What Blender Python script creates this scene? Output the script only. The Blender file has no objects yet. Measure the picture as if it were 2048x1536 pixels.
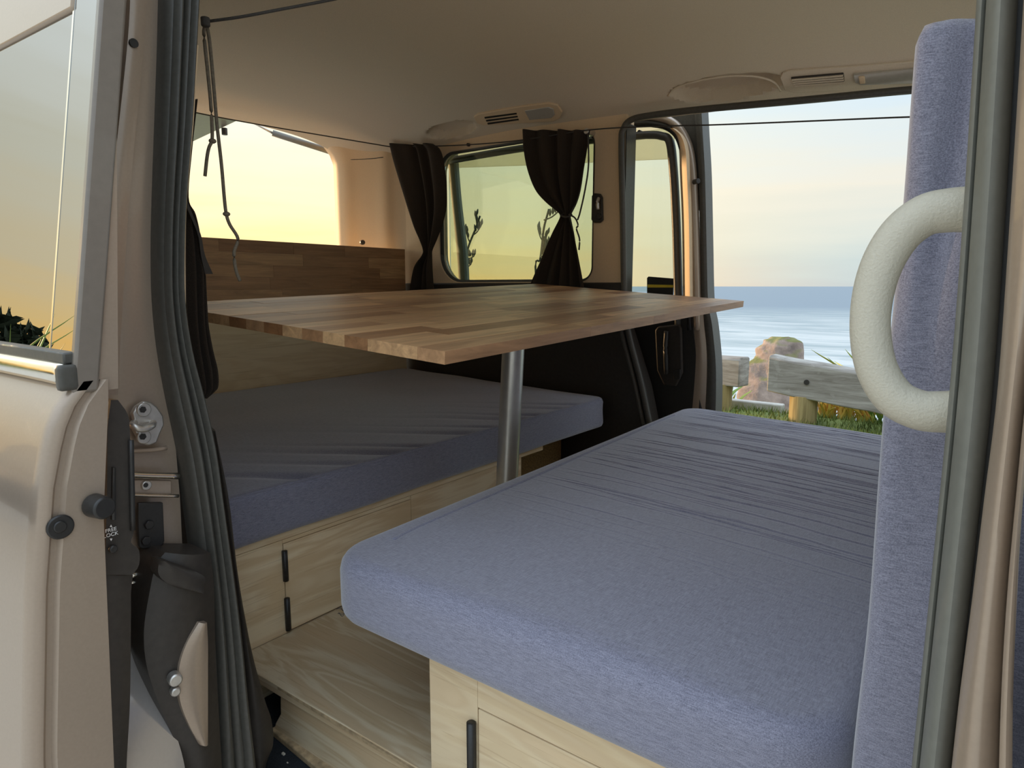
import bpy, bmesh, math, random
from mathutils import Vector, Matrix, noise
random.seed(7)
S = bpy.context.scene
COL = S.collection
CZ = 1.15                      # camera height above the car park

# ------------------------------------------------------------------ camera
F = 1330.0; YAW = math.radians(37.0); PITCH = math.atan((768 - 572) / F)
FW = Vector((-math.sin(YAW) * math.cos(PITCH), math.cos(YAW) * math.cos(PITCH), -math.sin(PITCH)))
RT = Vector((math.cos(YAW), math.sin(YAW), 0)); UP = RT.cross(FW)
cam = bpy.data.cameras.new('camera'); camo = bpy.data.objects.new('camera', cam); COL.objects.link(camo)
cam.sensor_fit = 'HORIZONTAL'; cam.sensor_width = 36; cam.lens = F / 2048 * 36
cam.clip_start = 0.02; cam.clip_end = 90000
R3 = Matrix((RT, UP, -FW)).transposed()
camo.matrix_world = Matrix.Translation((0, 0, CZ)) @ R3.to_4x4()
S.camera = camo

# ------------------------------------------------------------------ view, sky, sun
S.view_settings.view_transform = 'Standard'; S.view_settings.look = 'None'
S.view_settings.gamma = 1; S.view_settings.use_curve_mapping = False
S.view_settings.exposure = 0.4
SUN_DIR = Vector((-1.0, 0.02, 0.10)).normalized()        # towards the sun
SKY_STRENGTH = 1.0; SUN_ENERGY = 4.2

def srgb(r, g, b):
    f = lambda c: (c / 255 / 12.92) if c <= 10 else ((c / 255 + 0.055) / 1.055) ** 2.4
    return (f(r), f(g), f(b), 1)

world = bpy.data.worlds.new('sky'); S.world = world; world.use_nodes = True
nt = world.node_tree; nt.nodes.clear()
def N(t, **k):
    n = nt.nodes.new(t)
    for a, b in k.items(): setattr(n, a, b)
    return n
tc = N('ShaderNodeTexCoord'); sep = N('ShaderNodeSeparateXYZ'); nt.links.new(tc.outputs['Generated'], sep.inputs[0])
def ramp(stops):
    r = N('ShaderNodeValToRGB'); e = r.color_ramp.elements
    while len(e) < len(stops): e.new(0.5)
    for el, (p, c) in zip(e, stops): el.position = p; el.color = (c[0], c[1], c[2], 1)
    return r
def math_(op, a, b=None, clamp=False):
    m = N('ShaderNodeMath', operation=op); m.use_clamp = clamp
    for i, v in enumerate((a, b)):
        if v is None: continue
        if isinstance(v, (int, float)): m.inputs[i].default_value = v
        else: nt.links.new(v, m.inputs[i])
    return m.outputs[0]
# bright thin overcast: about three times as bright overhead as at the horizon (values are halved, see HALF)
HALF = 2.0
cool = ramp([(p, tuple(c / HALF for c in k)) for p, k in ((0, (.41, .50, .54)), (.03, (.45, .55, .57)), (.075, (.56, .61, .58)), (.13, (.68, .66, .58)),
             (.2, (.60, .66, .67)), (.28, (.49, .64, .77)), (.5, (.90, 1.05, 1.22)), (1, (1.35, 1.58, 1.85)))])
warm = ramp([(p, tuple(c / HALF for c in k)) for p, k in ((0, (1.30, .76, .20)), (.05, (1.10, .80, .34)), (.12, (.92, .80, .52)), (.25, (.86, .86, .70)),
             (.5, (1.15, 1.28, 1.32)), (1, (1.35, 1.58, 1.85)))])
# thin streaky cloud shifts the height at which the gradient is read
mp = N('ShaderNodeMapping'); mp.inputs['Scale'].default_value = (2.2, 2.2, 22)
nt.links.new(tc.outputs['Generated'], mp.inputs[0])
cl = N('ShaderNodeTexNoise'); cl.inputs['Scale'].default_value = 1.6; cl.inputs['Detail'].default_value = 5
nt.links.new(mp.outputs[0], cl.inputs['Vector'])
elev = math_('ADD', sep.outputs['Z'], math_('MULTIPLY', math_('SUBTRACT', cl.outputs[0], .5), .09))
nt.links.new(elev, cool.inputs[0]); nt.links.new(elev, warm.inputs[0])
dot = N('ShaderNodeVectorMath', operation='DOT_PRODUCT')
nt.links.new(tc.outputs['Generated'], dot.inputs[0]); sh = Vector((SUN_DIR.x, SUN_DIR.y, 0)).normalized()
dot.inputs[1].default_value = sh
facm = N('ShaderNodeMapRange', interpolation_type='SMOOTHSTEP')
nt.links.new(dot.outputs['Value'], facm.inputs[0]); facm.inputs[1].default_value = 0.05; facm.inputs[2].default_value = .95
mix = N('ShaderNodeMix', data_type='RGBA')
nt.links.new(facm.outputs[0], mix.inputs[0]); nt.links.new(cool.outputs[0], mix.inputs[6]); nt.links.new(warm.outputs[0], mix.inputs[7])
bg = N('ShaderNodeBackground'); nt.links.new(mix.outputs[2], bg.inputs[0])
bg.inputs[1].default_value = HALF * SKY_STRENGTH
wo = N('ShaderNodeOutputWorld'); nt.links.new(bg.outputs[0], wo.inputs[0])

sun = bpy.data.lights.new('sun', 'SUN'); sun.energy = SUN_ENERGY; sun.color = (1, .62, .30); sun.angle = math.radians(2.5)
suno = bpy.data.objects.new('sun', sun); COL.objects.link(suno)
suno.rotation_euler = SUN_DIR.to_track_quat('Z', 'Y').to_euler(); suno.location = (-6, -2, 6)

# ------------------------------------------------------------------ pixel -> point on a known plane (relative to the camera)
def ray(px, py): return FW + RT * ((px - 1024) / F) - UP * ((py - 768) / F)
def PX(px, py, x): d = ray(px, py); return d * (x / d.x)
def PY(px, py, y): d = ray(px, py); return d * (y / d.y)
def PZ(px, py, z): d = ray(px, py); return d * (z / d.z)

# ------------------------------------------------------------------ materials
MATS = {}
class NB:
    def __init__(s, name):
        s.m = bpy.data.materials.new(name); s.m.use_nodes = True; s.t = s.m.node_tree; s.t.nodes.clear()
        s.out = s.t.nodes.new('ShaderNodeOutputMaterial'); s.b = s.t.nodes.new('ShaderNodeBsdfPrincipled')
        s.t.links.new(s.b.outputs[0], s.out.inputs[0]); MATS[name] = s.m
    def n(s, t, **k):
        x = s.t.nodes.new(t)
        for a, b in k.items(): setattr(x, a, b)
        return x
    def l(s, a, b): s.t.links.new(a, b)
    def set(s, **k):
        for a, v in k.items(): s.b.inputs[a.replace('_', ' ')].default_value = v
    def coords(s, scale=(1, 1, 1), rot=(0, 0, 0), kind='Object'):
        c = s.n('ShaderNodeTexCoord'); m = s.n('ShaderNodeMapping'); m.inputs['Scale'].default_value = scale
        m.inputs['Rotation'].default_value = rot; s.l(c.outputs[kind], m.inputs[0]); return m.outputs[0]
    def noise(s, vec, scale, detail=4, rough=.55, dist=0):
        x = s.n('ShaderNodeTexNoise'); x.inputs['Scale'].default_value = scale; x.inputs['Detail'].default_value = detail
        x.inputs['Roughness'].default_value = rough; x.inputs['Distortion'].default_value = dist
        s.l(vec, x.inputs['Vector']); return x.outputs[0]
    def ramp(s, fac, stops):
        r = s.n('ShaderNodeValToRGB'); e = r.color_ramp.elements
        while len(e) < len(stops): e.new(.5)
        for el, (p, c) in zip(e, stops): el.position = p; el.color = (c[0], c[1], c[2], 1)
        s.l(fac, r.inputs[0]); return r.outputs[0]
    def mix(s, fac, a, b, blend='MIX'):
        m = s.n('ShaderNodeMix', data_type='RGBA', blend_type=blend)
        for i, v in ((0, fac), (6, a), (7, b)):
            if isinstance(v, (int, float)): m.inputs[i].default_value = v
            elif isinstance(v, tuple): m.inputs[i].default_value = v if len(v) == 4 else (*v, 1)
            else: s.l(v, m.inputs[i])
        return m.outputs[2]
    def math(s, op, a, b=0):
        m = s.n('ShaderNodeMath', operation=op)
        for i, v in enumerate((a, b)):
            if isinstance(v, (int, float)): m.inputs[i].default_value = v
            else: s.l(v, m.inputs[i])
        return m.outputs[0]
    def bump(s, h, strength=.3, dist=.01):
        b = s.n('ShaderNodeBump'); b.inputs['Strength'].default_value = strength; b.inputs['Distance'].default_value = dist
        s.l(h, b.inputs['Height']); s.l(b.outputs[0], s.b.inputs['Normal'])
    def col(s, c): s.l(c, s.b.inputs['Base Color'])

def plain(name, rgb, rough=.5, metal=0, coat=0, var=.08, scale=40, bump=0, spec=.5):
    b = NB(name); v = b.coords(); nz = b.noise(v, scale, 5)
    c = tuple(max(0, x * (1 - var)) for x in rgb[:3]); d = tuple(min(1, x * (1 + var)) for x in rgb[:3])
    b.col(b.ramp(nz, [(.3, c), (.7, d)])); b.set(Roughness=rough, Metallic=metal, Coat_Weight=coat)
    b.b.inputs['Specular IOR Level'].default_value = spec
    if bump: b.bump(nz, bump, .002)
    return b

plain('paint', (.38, .30, .23), .34, .3, .3, .03, 300)
plain('gloss_paint', (.55, .52, .50), .18, .5, 1, .02, 200)
plain('headliner', (.70, .60, .46), .95, 0, 0, .06, 500, .25, .2)
plain('tan_plastic', (.74, .56, .36), .55, 0, 0, .04, 350, .1, .4)
plain('beige_plastic', (.53, .50, .41), .52, 0, 0, .04, 600, .35)
plain('black_plastic', (.022, .021, .020), .42, 0, 0, .15, 200, .1)
plain('dark_trim', (.035, .029, .024), .5, 0, 0, .15, 120, .15)
plain('rubber', (.075, .072, .062), .45, 0, 0, .12, 150, .1)
plain('rubber_grey', (.17, .172, .15), .48, 0, 0, .06, 150, .05)
plain('steel', (.62, .61, .58), .28, .95, 0, .06, 120)
plain('zinc', (.62, .60, .56), .38, .85, 0, .1, 90, .05)
plain('chrome', (.78, .74, .66), .16, 1, 0, .03, 90)
plain('pole_metal', (.66, .65, .61), .36, .8, 0, .04, 60)
plain('cord', (.05, .045, .04), .8, 0, 0, .2, 400)
plain('cord_tan', (.15, .125, .09), .8, 0, 0, .25, 300, .3)
plain('white_ink', (.8, .8, .8), .6)
plain('yellow_ink', (.75, .55, .04), .6)
plain('concrete', (.46, .44, .40), .9, 0, 0, .15, 12, .3)
b = NB('visor'); nz = b.noise(b.coords(), 5, 2); cc = b.ramp(nz, [(.3, (.96, .84, .64)), (.7, (.98, .87, .68))]); b.t.nodes.remove(b.b)
df = b.n('ShaderNodeBsdfDiffuse'); tl = b.n('ShaderNodeBsdfTranslucent'); b.l(cc, df.inputs[0]); b.l(cc, tl.inputs[0]); mx = b.n('ShaderNodeMixShader'); mx.inputs[0].default_value = .92
b.l(df.outputs[0], mx.inputs[1]); b.l(tl.outputs[0], mx.inputs[2]); b.l(mx.outputs[0], b.out.inputs[0])
plain('brown_carpet', (.20, .12, .04), .95, 0, 0, .4, 160, .5)
plain('tailgate_paint', (.20, .19, .16), .4, .3, .3, .05, 60)
plain('lens', (.46, .43, .37), .25, 0, .3, .04, 100)
plain('frame_strip', (.20, .17, .14), .35, 0, .2, .05, 100)
plain('crumb', (.62, .58, .5), .9)
plain('wood_edge', (.42, .31, .18), .8, 0, 0, .4, 60, .3)

b = NB('carpet'); v = b.coords(); nz = b.noise(v, 900, 3); b.col(b.ramp(nz, [(.35, (.006, .009, .014)), (.7, (.035, .045, .058))]))
b.set(Roughness=1.0); b.bump(nz, .8, .004)

def fabric(name, a, c, weave=1500, wrinkle=False):
    b = NB(name); v = b.coords()
    st = b.noise(b.coords((90, 1100, 1100)), 1, 2); st2 = b.noise(b.coords((1100, 90, 1100)), 1, 2); fine = b.noise(v, weave, 2, .7)
    f = b.math('ADD', b.math('MULTIPLY', st, .35), b.math('ADD', b.math('MULTIPLY', st2, .35), b.math('MULTIPLY', fine, .3)))
    b.col(b.ramp(f, [(.36, a), (.64, c)])); b.set(Roughness=.95, Sheen_Weight=.6, Sheen_Roughness=.5)
    b.b.inputs['Specular IOR Level'].default_value = .15
    b.bump(f, .35, .0012)
    return b
fabric('fabric', (.12, .122, .17), (.33, .335, .43))
fabric('curtain_cloth', (.026, .019, .014), (.055, .041, .031), 900).set(Sheen_Weight=0.05)

def plywood(name, grain='y', tint=1.0, seed=0):
    b = NB(name)
    sc = {'x': (1.2, 9, 9), 'y': (9, 1.2, 9), 'z': (9, 9, 1.2)}[grain]
    fs = {'x': (6, 320, 320), 'y': (320, 6, 320), 'z': (320, 320, 6)}[grain]
    v = b.coords(sc); m = v.node if False else None
    big = b.noise(v, 1.6, 3, .5, 1.4)
    ring = b.n('ShaderNodeMath', operation='SINE'); b.l(b.math('MULTIPLY', big, 26 + seed), ring.inputs[0])
    rr = b.math('ADD', b.math('MULTIPLY', ring.outputs[0], .5), .5)
    c1 = b.ramp(big, [(.3, (.68 * tint, .50 * tint, .30 * tint)), (.48, (.80 * tint, .67 * tint, .46 * tint)), (.58, (.72 * tint, .57 * tint, .36 * tint)), (.72, (.82 * tint, .70 * tint, .50 * tint))])
    c2 = b.mix(b.math('MULTIPLY', rr, .40), c1, (.55 * tint, .37 * tint, .19 * tint))
    fine = b.noise(b.coords(fs), 1, 3)
    c3 = b.mix(b.math('MULTIPLY', b.math('GREATER_THAN', fine, .63), .30), c2, (.45 * tint, .30 * tint, .16 * tint))
    b.col(c3); b.set(Roughness=.6); b.b.inputs['Specular IOR Level'].default_value = .3; b.bump(fine, .08, .001)
plywood('ply_y', 'y', 1.08); plywood('ply_x', 'x', 1.06, 5); plywood('ply_floor', 'x', .85, 9); plywood('ply_panel', 'y', 1.06, 2)

def acacia(name, grain, gain):
    b = NB(name); oi = b.n('ShaderNodeObjectInfo')
    sc = {'x': (3, 40, 40), 'y': (40, 3, 40)}[grain]; c = b.n('ShaderNodeTexCoord'); mp = b.n('ShaderNodeMapping')
    mp.inputs['Scale'].default_value = sc
    off = b.n('ShaderNodeVectorMath', operation='SCALE'); off.inputs[0].default_value = (31, 17, 23); b.l(oi.outputs['Random'], off.inputs['Scale'])
    ad = b.n('ShaderNodeVectorMath', operation='ADD'); b.l(c.outputs['Object'], ad.inputs[0]); b.l(off.outputs[0], ad.inputs[1]); b.l(ad.outputs[0], mp.inputs[0])
    st = b.noise(mp.outputs[0], 1.5, 6, .65, .8)
    g = gain
    base = b.ramp(oi.outputs['Random'], [(0, (.17 * g, .08 * g, .033 * g)), (.3, (.25 * g, .14 * g, .07 * g)), (.6, (.32 * g, .19 * g, .095 * g)), (1, (.42 * g, .265 * g, .13 * g))])
    col = b.mix(b.ramp(st, [(.3, (0, 0, 0)), (.7, (1, 1, 1))]), b.mix(.55, base, (.10, .05, .025)), base)
    b.col(col); b.set(Roughness=.45); b.b.inputs['Specular IOR Level'].default_value = .38; b.bump(st, .12, .001)
acacia('acacia', 'y', 2.0); acacia('acacia_panel', 'y', 1.9)

def glass(name, tint, ior=1.5, rough=0.0):
    b = NB(name); b.t.nodes.remove(b.b)
    tr = b.n('ShaderNodeBsdfTransparent'); tr.inputs[0].default_value = (*tint, 1)
    gl = b.n('ShaderNodeBsdfGlossy'); gl.inputs['Roughness'].default_value = rough
    fr = b.n('ShaderNodeFresnel'); fr.inputs[0].default_value = ior
    mx = b.n('ShaderNodeMixShader'); b.l(fr.outputs[0], mx.inputs[0]); b.l(tr.outputs[0], mx.inputs[1]); b.l(gl.outputs[0], mx.inputs[2])
    b.l(mx.outputs[0], b.out.inputs[0])
glass('glass_clear', (.88, .915, .865), 1.4)
glass('glass_tint', (.83, .865, .79), 1.4)
glass('glass_dark', (.10, .11, .10), 8.0)

b = NB('timber'); v = b.coords((2, 5, 22)); nz = b.noise(v, 1.5, 6, .65, .5); bl = b.noise(b.coords(), 9, 4)
c = b.ramp(nz, [(.3, (.17, .15, .125)), (.55, (.33, .31, .28)), (.75, (.46, .44, .40))])
b.col(b.mix(b.math('MULTIPLY', b.math('GREATER_THAN', bl, .62), .18), c, (.50, .48, .44))); b.set(Roughness=.9); b.bump(nz, .3, .004)
b = NB('timber_post'); nz = b.noise(b.coords((30, 30, 2)), 1.5, 6, .6); b.col(b.ramp(nz, [(.3, (.20, .15, .06)), (.7, (.42, .33, .15))])); b.set(Roughness=.9); b.bump(nz, .4, .006)
b = NB('grass'); nz = b.noise(b.coords(), 3.5, 5); b.col(b.ramp(nz, [(.3, (.07, .10, .025)), (.55, (.16, .20, .05)), (.75, (.30, .27, .10))])); b.set(Roughness=.8); b.b.inputs['Specular IOR Level'].default_value = .2
b = NB('leaf'); oi = b.n('ShaderNodeObjectInfo'); b.col(b.ramp(oi.outputs['Random'], [(0, (.10, .20, .03)), (.6, (.26, .36, .06)), (1, (.40, .42, .08))])); b.set(Roughness=.5)
b = NB('leaf_dry'); oi = b.n('ShaderNodeObjectInfo'); b.col(b.ramp(oi.outputs['Random'], [(0, (.50, .38, .06)), (.6, (.62, .42, .07)), (1, (.60, .26, .06))])); b.set(Roughness=.6)
plain('stalk', (.03, .035, .025), .8)
plain('bush', (.03, .042, .018), .9, 0, 0, .3, 6)
b = NB('asphalt'); nz = b.noise(b.coords(), 160, 4); b.col(b.ramp(nz, [(.35, (.42, .385, .33)), (.7, (.60, .55, .48))])); b.set(Roughness=.9); b.bump(nz, .5, .006)

b = NB('sea'); g = b.n('ShaderNodeNewGeometry'); mp = b.n('ShaderNodeMapping'); mp.inputs['Scale'].default_value = (.010, .030, 1); b.l(g.outputs['Position'], mp.inputs[0])
mp.inputs['Rotation'].default_value = (0, 0, .25)
sw = b.noise(mp.outputs[0], 1.0, 6, .6, .6); 
dist = b.n('ShaderNodeVectorMath', operation='LENGTH'); b.l(g.outputs['Position'], dist.inputs[0])
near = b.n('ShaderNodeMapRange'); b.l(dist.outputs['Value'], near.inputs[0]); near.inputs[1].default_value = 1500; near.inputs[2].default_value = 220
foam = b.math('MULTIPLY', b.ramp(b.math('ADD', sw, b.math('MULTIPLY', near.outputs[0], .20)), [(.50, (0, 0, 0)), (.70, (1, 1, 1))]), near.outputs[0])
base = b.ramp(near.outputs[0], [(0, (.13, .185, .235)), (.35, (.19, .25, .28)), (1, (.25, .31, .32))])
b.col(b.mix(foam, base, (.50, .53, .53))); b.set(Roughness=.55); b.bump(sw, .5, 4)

b = NB('rock'); v = b.coords(); nz = b.noise(v, .16, 6, .65); ge = b.n('ShaderNodeNewGeometry'); sz = b.n('ShaderNodeSeparateXYZ'); b.l(ge.outputs['Normal'], sz.inputs[0])
stone = b.ramp(nz, [(.3, (.13, .10, .085)), (.55, (.30, .23, .19)), (.75, (.44, .34, .28))])
gr = b.math('ADD', sz.outputs['Z'], b.math('MULTIPLY', b.math('SUBTRACT', b.noise(v, .09, 5), .5), 1.6))
b.col(b.mix(b.ramp(gr, [(.45, (0, 0, 0)), (.8, (1, 1, 1))]), stone, (.17, .17, .06))); b.set(Roughness=.95); b.bump(nz, .8, 1.2)

# fabric of the mattress in front: fine crosswise creases
b = NB('fabric_creased'); v = b.coords(); base = MATS['fabric']
st = b.noise(b.coords((90, 1100, 1100)), 1, 2); st2 = b.noise(b.coords((1100, 90, 1100)), 1, 2); fine = b.noise(v, 1000, 2, .7)
f = b.math('ADD', b.math('MULTIPLY', st, .35), b.math('ADD', b.math('MULTIPLY', st2, .35), b.math('MULTIPLY', fine, .3)))
b.col(b.ramp(f, [(.36, (.12, .122, .17)), (.64, (.33, .335, .43))])); b.set(Roughness=.95, Sheen_Weight=.6, Sheen_Roughness=.5); b.b.inputs['Specular IOR Level'].default_value = .15
b.bump(f, .35, .0012)

# ------------------------------------------------------------------ mesh helpers (all points relative to the camera, z up)
ROOT = {}
def tag(o, label=None, cat=None, group=None, kind=None):
    if label: o['label'] = label
    if cat: o['category'] = cat
    if group: o['group'] = group
    if kind: o['kind'] = kind
    return o
def thing(name, base, label=None, cat=None, group=None, kind=None):
    o = bpy.data.objects.new(name, None); COL.objects.link(o); o.empty_display_size = .05
    o.location = (base[0], base[1], base[2] + CZ); ROOT[o] = Vector(o.location)
    return tag(o, label, cat, group, kind)
def obj(name, bm, mat, parent=None, smooth=False, label=None, cat=None, group=None, kind=None, bevel=0, seg=2, solid=0, angle=40):
    bmesh.ops.recalc_face_normals(bm, faces=bm.faces)
    for v in bm.verts: v.co.z += CZ
    if parent is not None: org = ROOT[parent]
    else:
        xs = [v.co.x for v in bm.verts]; ys = [v.co.y for v in bm.verts]; zs = [v.co.z for v in bm.verts]
        org = Vector(((min(xs) + max(xs)) / 2, (min(ys) + max(ys)) / 2, min(zs)))
    for v in bm.verts: v.co -= org
    me = bpy.data.meshes.new(name); bm.to_mesh(me); bm.free()
    me.materials.append(MATS[mat])
    o = bpy.data.objects.new(name, me); COL.objects.link(o); ROOT[o] = org
    if parent is not None: o.parent = parent
    else: o.location = org
    if solid:
        m = o.modifiers.new('thickness', 'SOLIDIFY'); m.thickness = solid; m.offset = 0
    if bevel:
        m = o.modifiers.new('edges', 'BEVEL'); m.width = bevel; m.segments = seg; m.limit_method = 'ANGLE'; m.angle_limit = math.radians(35)
    if smooth or bevel:
        for p in me.polygons: p.use_smooth = True
        if bevel or smooth == 'auto':
            me.set_sharp_from_angle(angle=math.radians(angle))
    return tag(o, label, cat, group, kind)

def box(bm, x0, x1, y0, y1, z0, z1):
    vs = [bm.verts.new((x, y, z)) for x in (x0, x1) for y in (y0, y1) for z in (z0, z1)]
    for f in ((0, 1, 3, 2), (4, 6, 7, 5), (0, 4, 5, 1), (2, 3, 7, 6), (0, 2, 6, 4), (1, 5, 7, 3)):
        bm.faces.new([vs[i] for i in f])
    return vs
def B(*a):
    bm = bmesh.new(); box(bm, *a); return bm
def catmull(pts, n):
    pts = [Vector(p) for p in pts]; out = []
    if len(pts) == 2: return [pts[0].lerp(pts[1], i / n) for i in range(n + 1)]
    for i in range(len(pts) - 1):
        p0 = pts[i - 1] if i else pts[0] * 2 - pts[1]; p1 = pts[i]; p2 = pts[i + 1]
        p3 = pts[i + 2] if i + 2 < len(pts) else p2 * 2 - p1
        for k in range(n):
            t = k / n
            out.append(.5 * ((2 * p1) + (p2 - p0) * t + (2 * p0 - 5 * p1 + 4 * p2 - p3) * t * t + (3 * p1 - p0 - 3 * p2 + p3) * t ** 3))
    out.append(pts[-1]); return out
def tube(bm, path, r, sides=10, n=6, up=(0, 0, 1), smooth=True, flat=1.0):
    """round bar along a path; flat scales the section along the up axis; r may be a list"""
    pts = catmull(path, n) if smooth else [Vector(p) for p in path]
    up = Vector(up); rings = []
    for i, p in enumerate(pts):
        t = (pts[min(i + 1, len(pts) - 1)] - pts[max(i - 1, 0)]).normalized()
        a = t.cross(up)
        if a.length < 1e-3: a = t.cross(Vector((0.31, .9, .2)))
        a.normalize(); c = a.cross(t).normalized()
        rr = r if not callable(r) else r(i / (len(pts) - 1))
        rings.append([bm.verts.new(p + a * math.cos(2 * math.pi * k / sides) * rr + c * math.sin(2 * math.pi * k / sides) * rr * flat) for k in range(sides)])
    for q, s in zip(rings, rings[1:]):
        for k in range(sides): bm.faces.new((q[k], q[(k + 1) % sides], s[(k + 1) % sides], s[k]))
    bm.faces.new(rings[0][::-1]); bm.faces.new(rings[-1])
    return bm
def T(*a, **k): return tube(bmesh.new(), *a, **k)
def loft(bm, rows, closed=False):
    R = [[bm.verts.new(p) for p in row] for row in rows]
    for a, c in zip(R, R[1:]):
        m = len(a)
        for k in range(m if closed else m - 1):
            bm.faces.new((a[k], a[(k + 1) % m], c[(k + 1) % m], c[k]))
    return R
def poly_solid(bm, pts, off):
    """closed polygon extruded by the vector off"""
    off = Vector(off); a = [bm.verts.new(p) for p in pts]; c = [bm.verts.new(Vector(p) + off) for p in pts]
    bm.faces.new(a); bm.faces.new(c[::-1])
    for i in range(len(a)): bm.faces.new((a[i], a[(i + 1) % len(a)], c[(i + 1) % len(a)], c[i]))
    return bm
def PSolid(pts, off): return poly_solid(bmesh.new(), pts, off)
def ribbon(rows, fn, depth, bulge=0.0, cols=6, n=5, ext=None):
    """upright member between two edges; rows = (py, px_left, px_right); fn(px, py) -> point; depth = back offset vector"""
    bm = bmesh.new(); depth = Vector(depth); rr = catmull([Vector(r) for r in rows], n); L = []
    for r in rr:
        a = fn(r[1], r[0]); c = fn(r[2], r[0]); row = []
        for k in range(cols + 1):
            u = k / cols; row.append(a.lerp(c, u) - depth.normalized() * bulge * math.sin(math.pi * u))
        row += [c + depth, a + depth]; L.append(row)
    if ext:                                              # carry the member straight on to the roof rail and the floor
        if ext[0] is not None: L.insert(0, [Vector((p.x, p.y, ext[0])) for p in L[0]])
        if ext[1] is not None: L.append([Vector((p.x, p.y, ext[1])) for p in L[-1]])
    R = loft(bm, L, True); bm.faces.new(R[0][::-1]); bm.faces.new(R[-1]); return bm
def cyl(bm, c, axis, r, h, sides=20, r2=None):
    axis = Vector(axis).normalized(); a = axis.orthogonal().normalized(); d = axis.cross(a); c = Vector(c); r2 = r if r2 is None else r2
    A = [bm.verts.new(c + (a * math.cos(2 * math.pi * k / sides) + d * math.sin(2 * math.pi * k / sides)) * r) for k in range(sides)]
    E = [bm.verts.new(c + axis * h + (a * math.cos(2 * math.pi * k / sides) + d * math.sin(2 * math.pi * k / sides)) * r2) for k in range(sides)]
    bm.faces.new(A[::-1]); bm.faces.new(E)
    for k in range(sides): bm.faces.new((A[k], A[(k + 1) % sides], E[(k + 1) % sides], E[k]))
    return bm
def CY(*a, **k): return cyl(bmesh.new(), *a, **k)

def cushion(x0, x1, y0, y1, z0, z1, rp, rz, nx=60, ny=90, nz=8, disp=None):
    """padded block: plan corners of radius rp, rolled edges of radius rz"""
    bm = bmesh.new(); hx, hy, hz = (x1 - x0) / 2, (y1 - y0) / 2, (z1 - z0) / 2; cx, cy, cz = (x0 + x1) / 2, (y0 + y1) / 2, (z0 + z1) / 2
    vm = {}
    def shape(i, j, k):
        x = -hx + 2 * hx * i / nx; y = -hy + 2 * hy * j / ny; z = -hz + 2 * hz * k / nz
        dx = max(0, abs(x) - (hx - rp)); dy = max(0, abs(y) - (hy - rp)); sx = 1 if x > 0 else -1; sy = 1 if y > 0 else -1
        nrm = Vector((0, 0, 0))
        if dx > 0 and dy > 0:
            s = max(dx, dy) / math.hypot(dx, dy); x = sx * (hx - rp + dx * s); y = sy * (hy - rp + dy * s)
            l = math.hypot(dx, dy); nrm = Vector((sx * dx / l, sy * dy / l, 0)); sd = rp - max(dx, dy)
        else:
            if hx - abs(x) < hy - abs(y): sd = hx - abs(x); nrm = Vector((sx, 0, 0))
            else: sd = hy - abs(y); nrm = Vector((0, sy, 0))
        a = max(0, rz - sd); bz = max(0, abs(z) - (hz - rz)); p = Vector((x, y, z))
        if a > 0 and bz > 0:
            s = max(a, bz) / math.hypot(a, bz); p -= nrm * (a - a * s); p.z = (1 if z > 0 else -1) * (hz - rz + bz * s)
        p += Vector((cx, cy, cz))
        if disp: p = disp(p, k / nz, sd)
        return p
    def g(i, j, k):
        if (i, j, k) not in vm: vm[(i, j, k)] = bm.verts.new(shape(i, j, k))
        return vm[(i, j, k)]
    for k in (0, nz):
        for i in range(nx):
            for j in range(ny): bm.faces.new((g(i, j, k), g(i + 1, j, k), g(i + 1, j + 1, k), g(i, j + 1, k)))
    for j in (0, ny):
        for i in range(nx):
            for k in range(nz): bm.faces.new((g(i, j, k), g(i + 1, j, k), g(i + 1, j, k + 1), g(i, j, k + 1)))
    for i in (0, nx):
        for j in range(ny):
            for k in range(nz): bm.faces.new((g(i, j, k), g(i, j + 1, k), g(i, j + 1, k + 1), g(i, j, k + 1)))
    return bm
def nz3(x, y, z, s): return noise.noise(Vector((x * s, y * s, z * s)))

# ================================================================== THE PLACE
GZ = -CZ
obj('parking_ground', PSolid([(-40, -40, GZ), (30, -40, GZ), (30, 3.0, GZ), (-40, 3.0, GZ)], (0, 0, -.2)), 'asphalt', kind='structure', label='grey asphalt of the car park under the van')
# grassy clifftop bank beyond the far door
bm = bmesh.new(); rows = []
def bank_z(x, y):
    t = min(1, max(0, (y - 3.0) / 1.3)); s = t * t * (3 - 2 * t)
    d = max(0, y - 4.75); return GZ + .02 + .22 * s - .30 * d * d + .025 * nz3(x, y, 0, 1.3)
for i in range(61): rows.append([Vector((-9 + i * .25, 3.0 + j * .12, bank_z(-9 + i * .25, 3.0 + j * .12))) for j in range(40)])
loft(bm, rows); obj('grass_bank', bm, 'grass', smooth=True, kind='structure', label='grassy bank along the clifftop beyond the van', solid=0)
SEA = -42.0
bm = bmesh.new(); rows = []
for i in range(40):
    rr = 40 * (60000 / 40) ** (i / 39); rows.append([Vector((rr * math.sin(a), rr * math.cos(a), SEA)) for a in [math.radians(-80 + 160 * k / 60) for k in range(61)]])
loft(bm, rows); obj('sea', bm, 'sea', smooth=True, kind='structure', label='pale blue sea with white surf reaching to the horizon')

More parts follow.
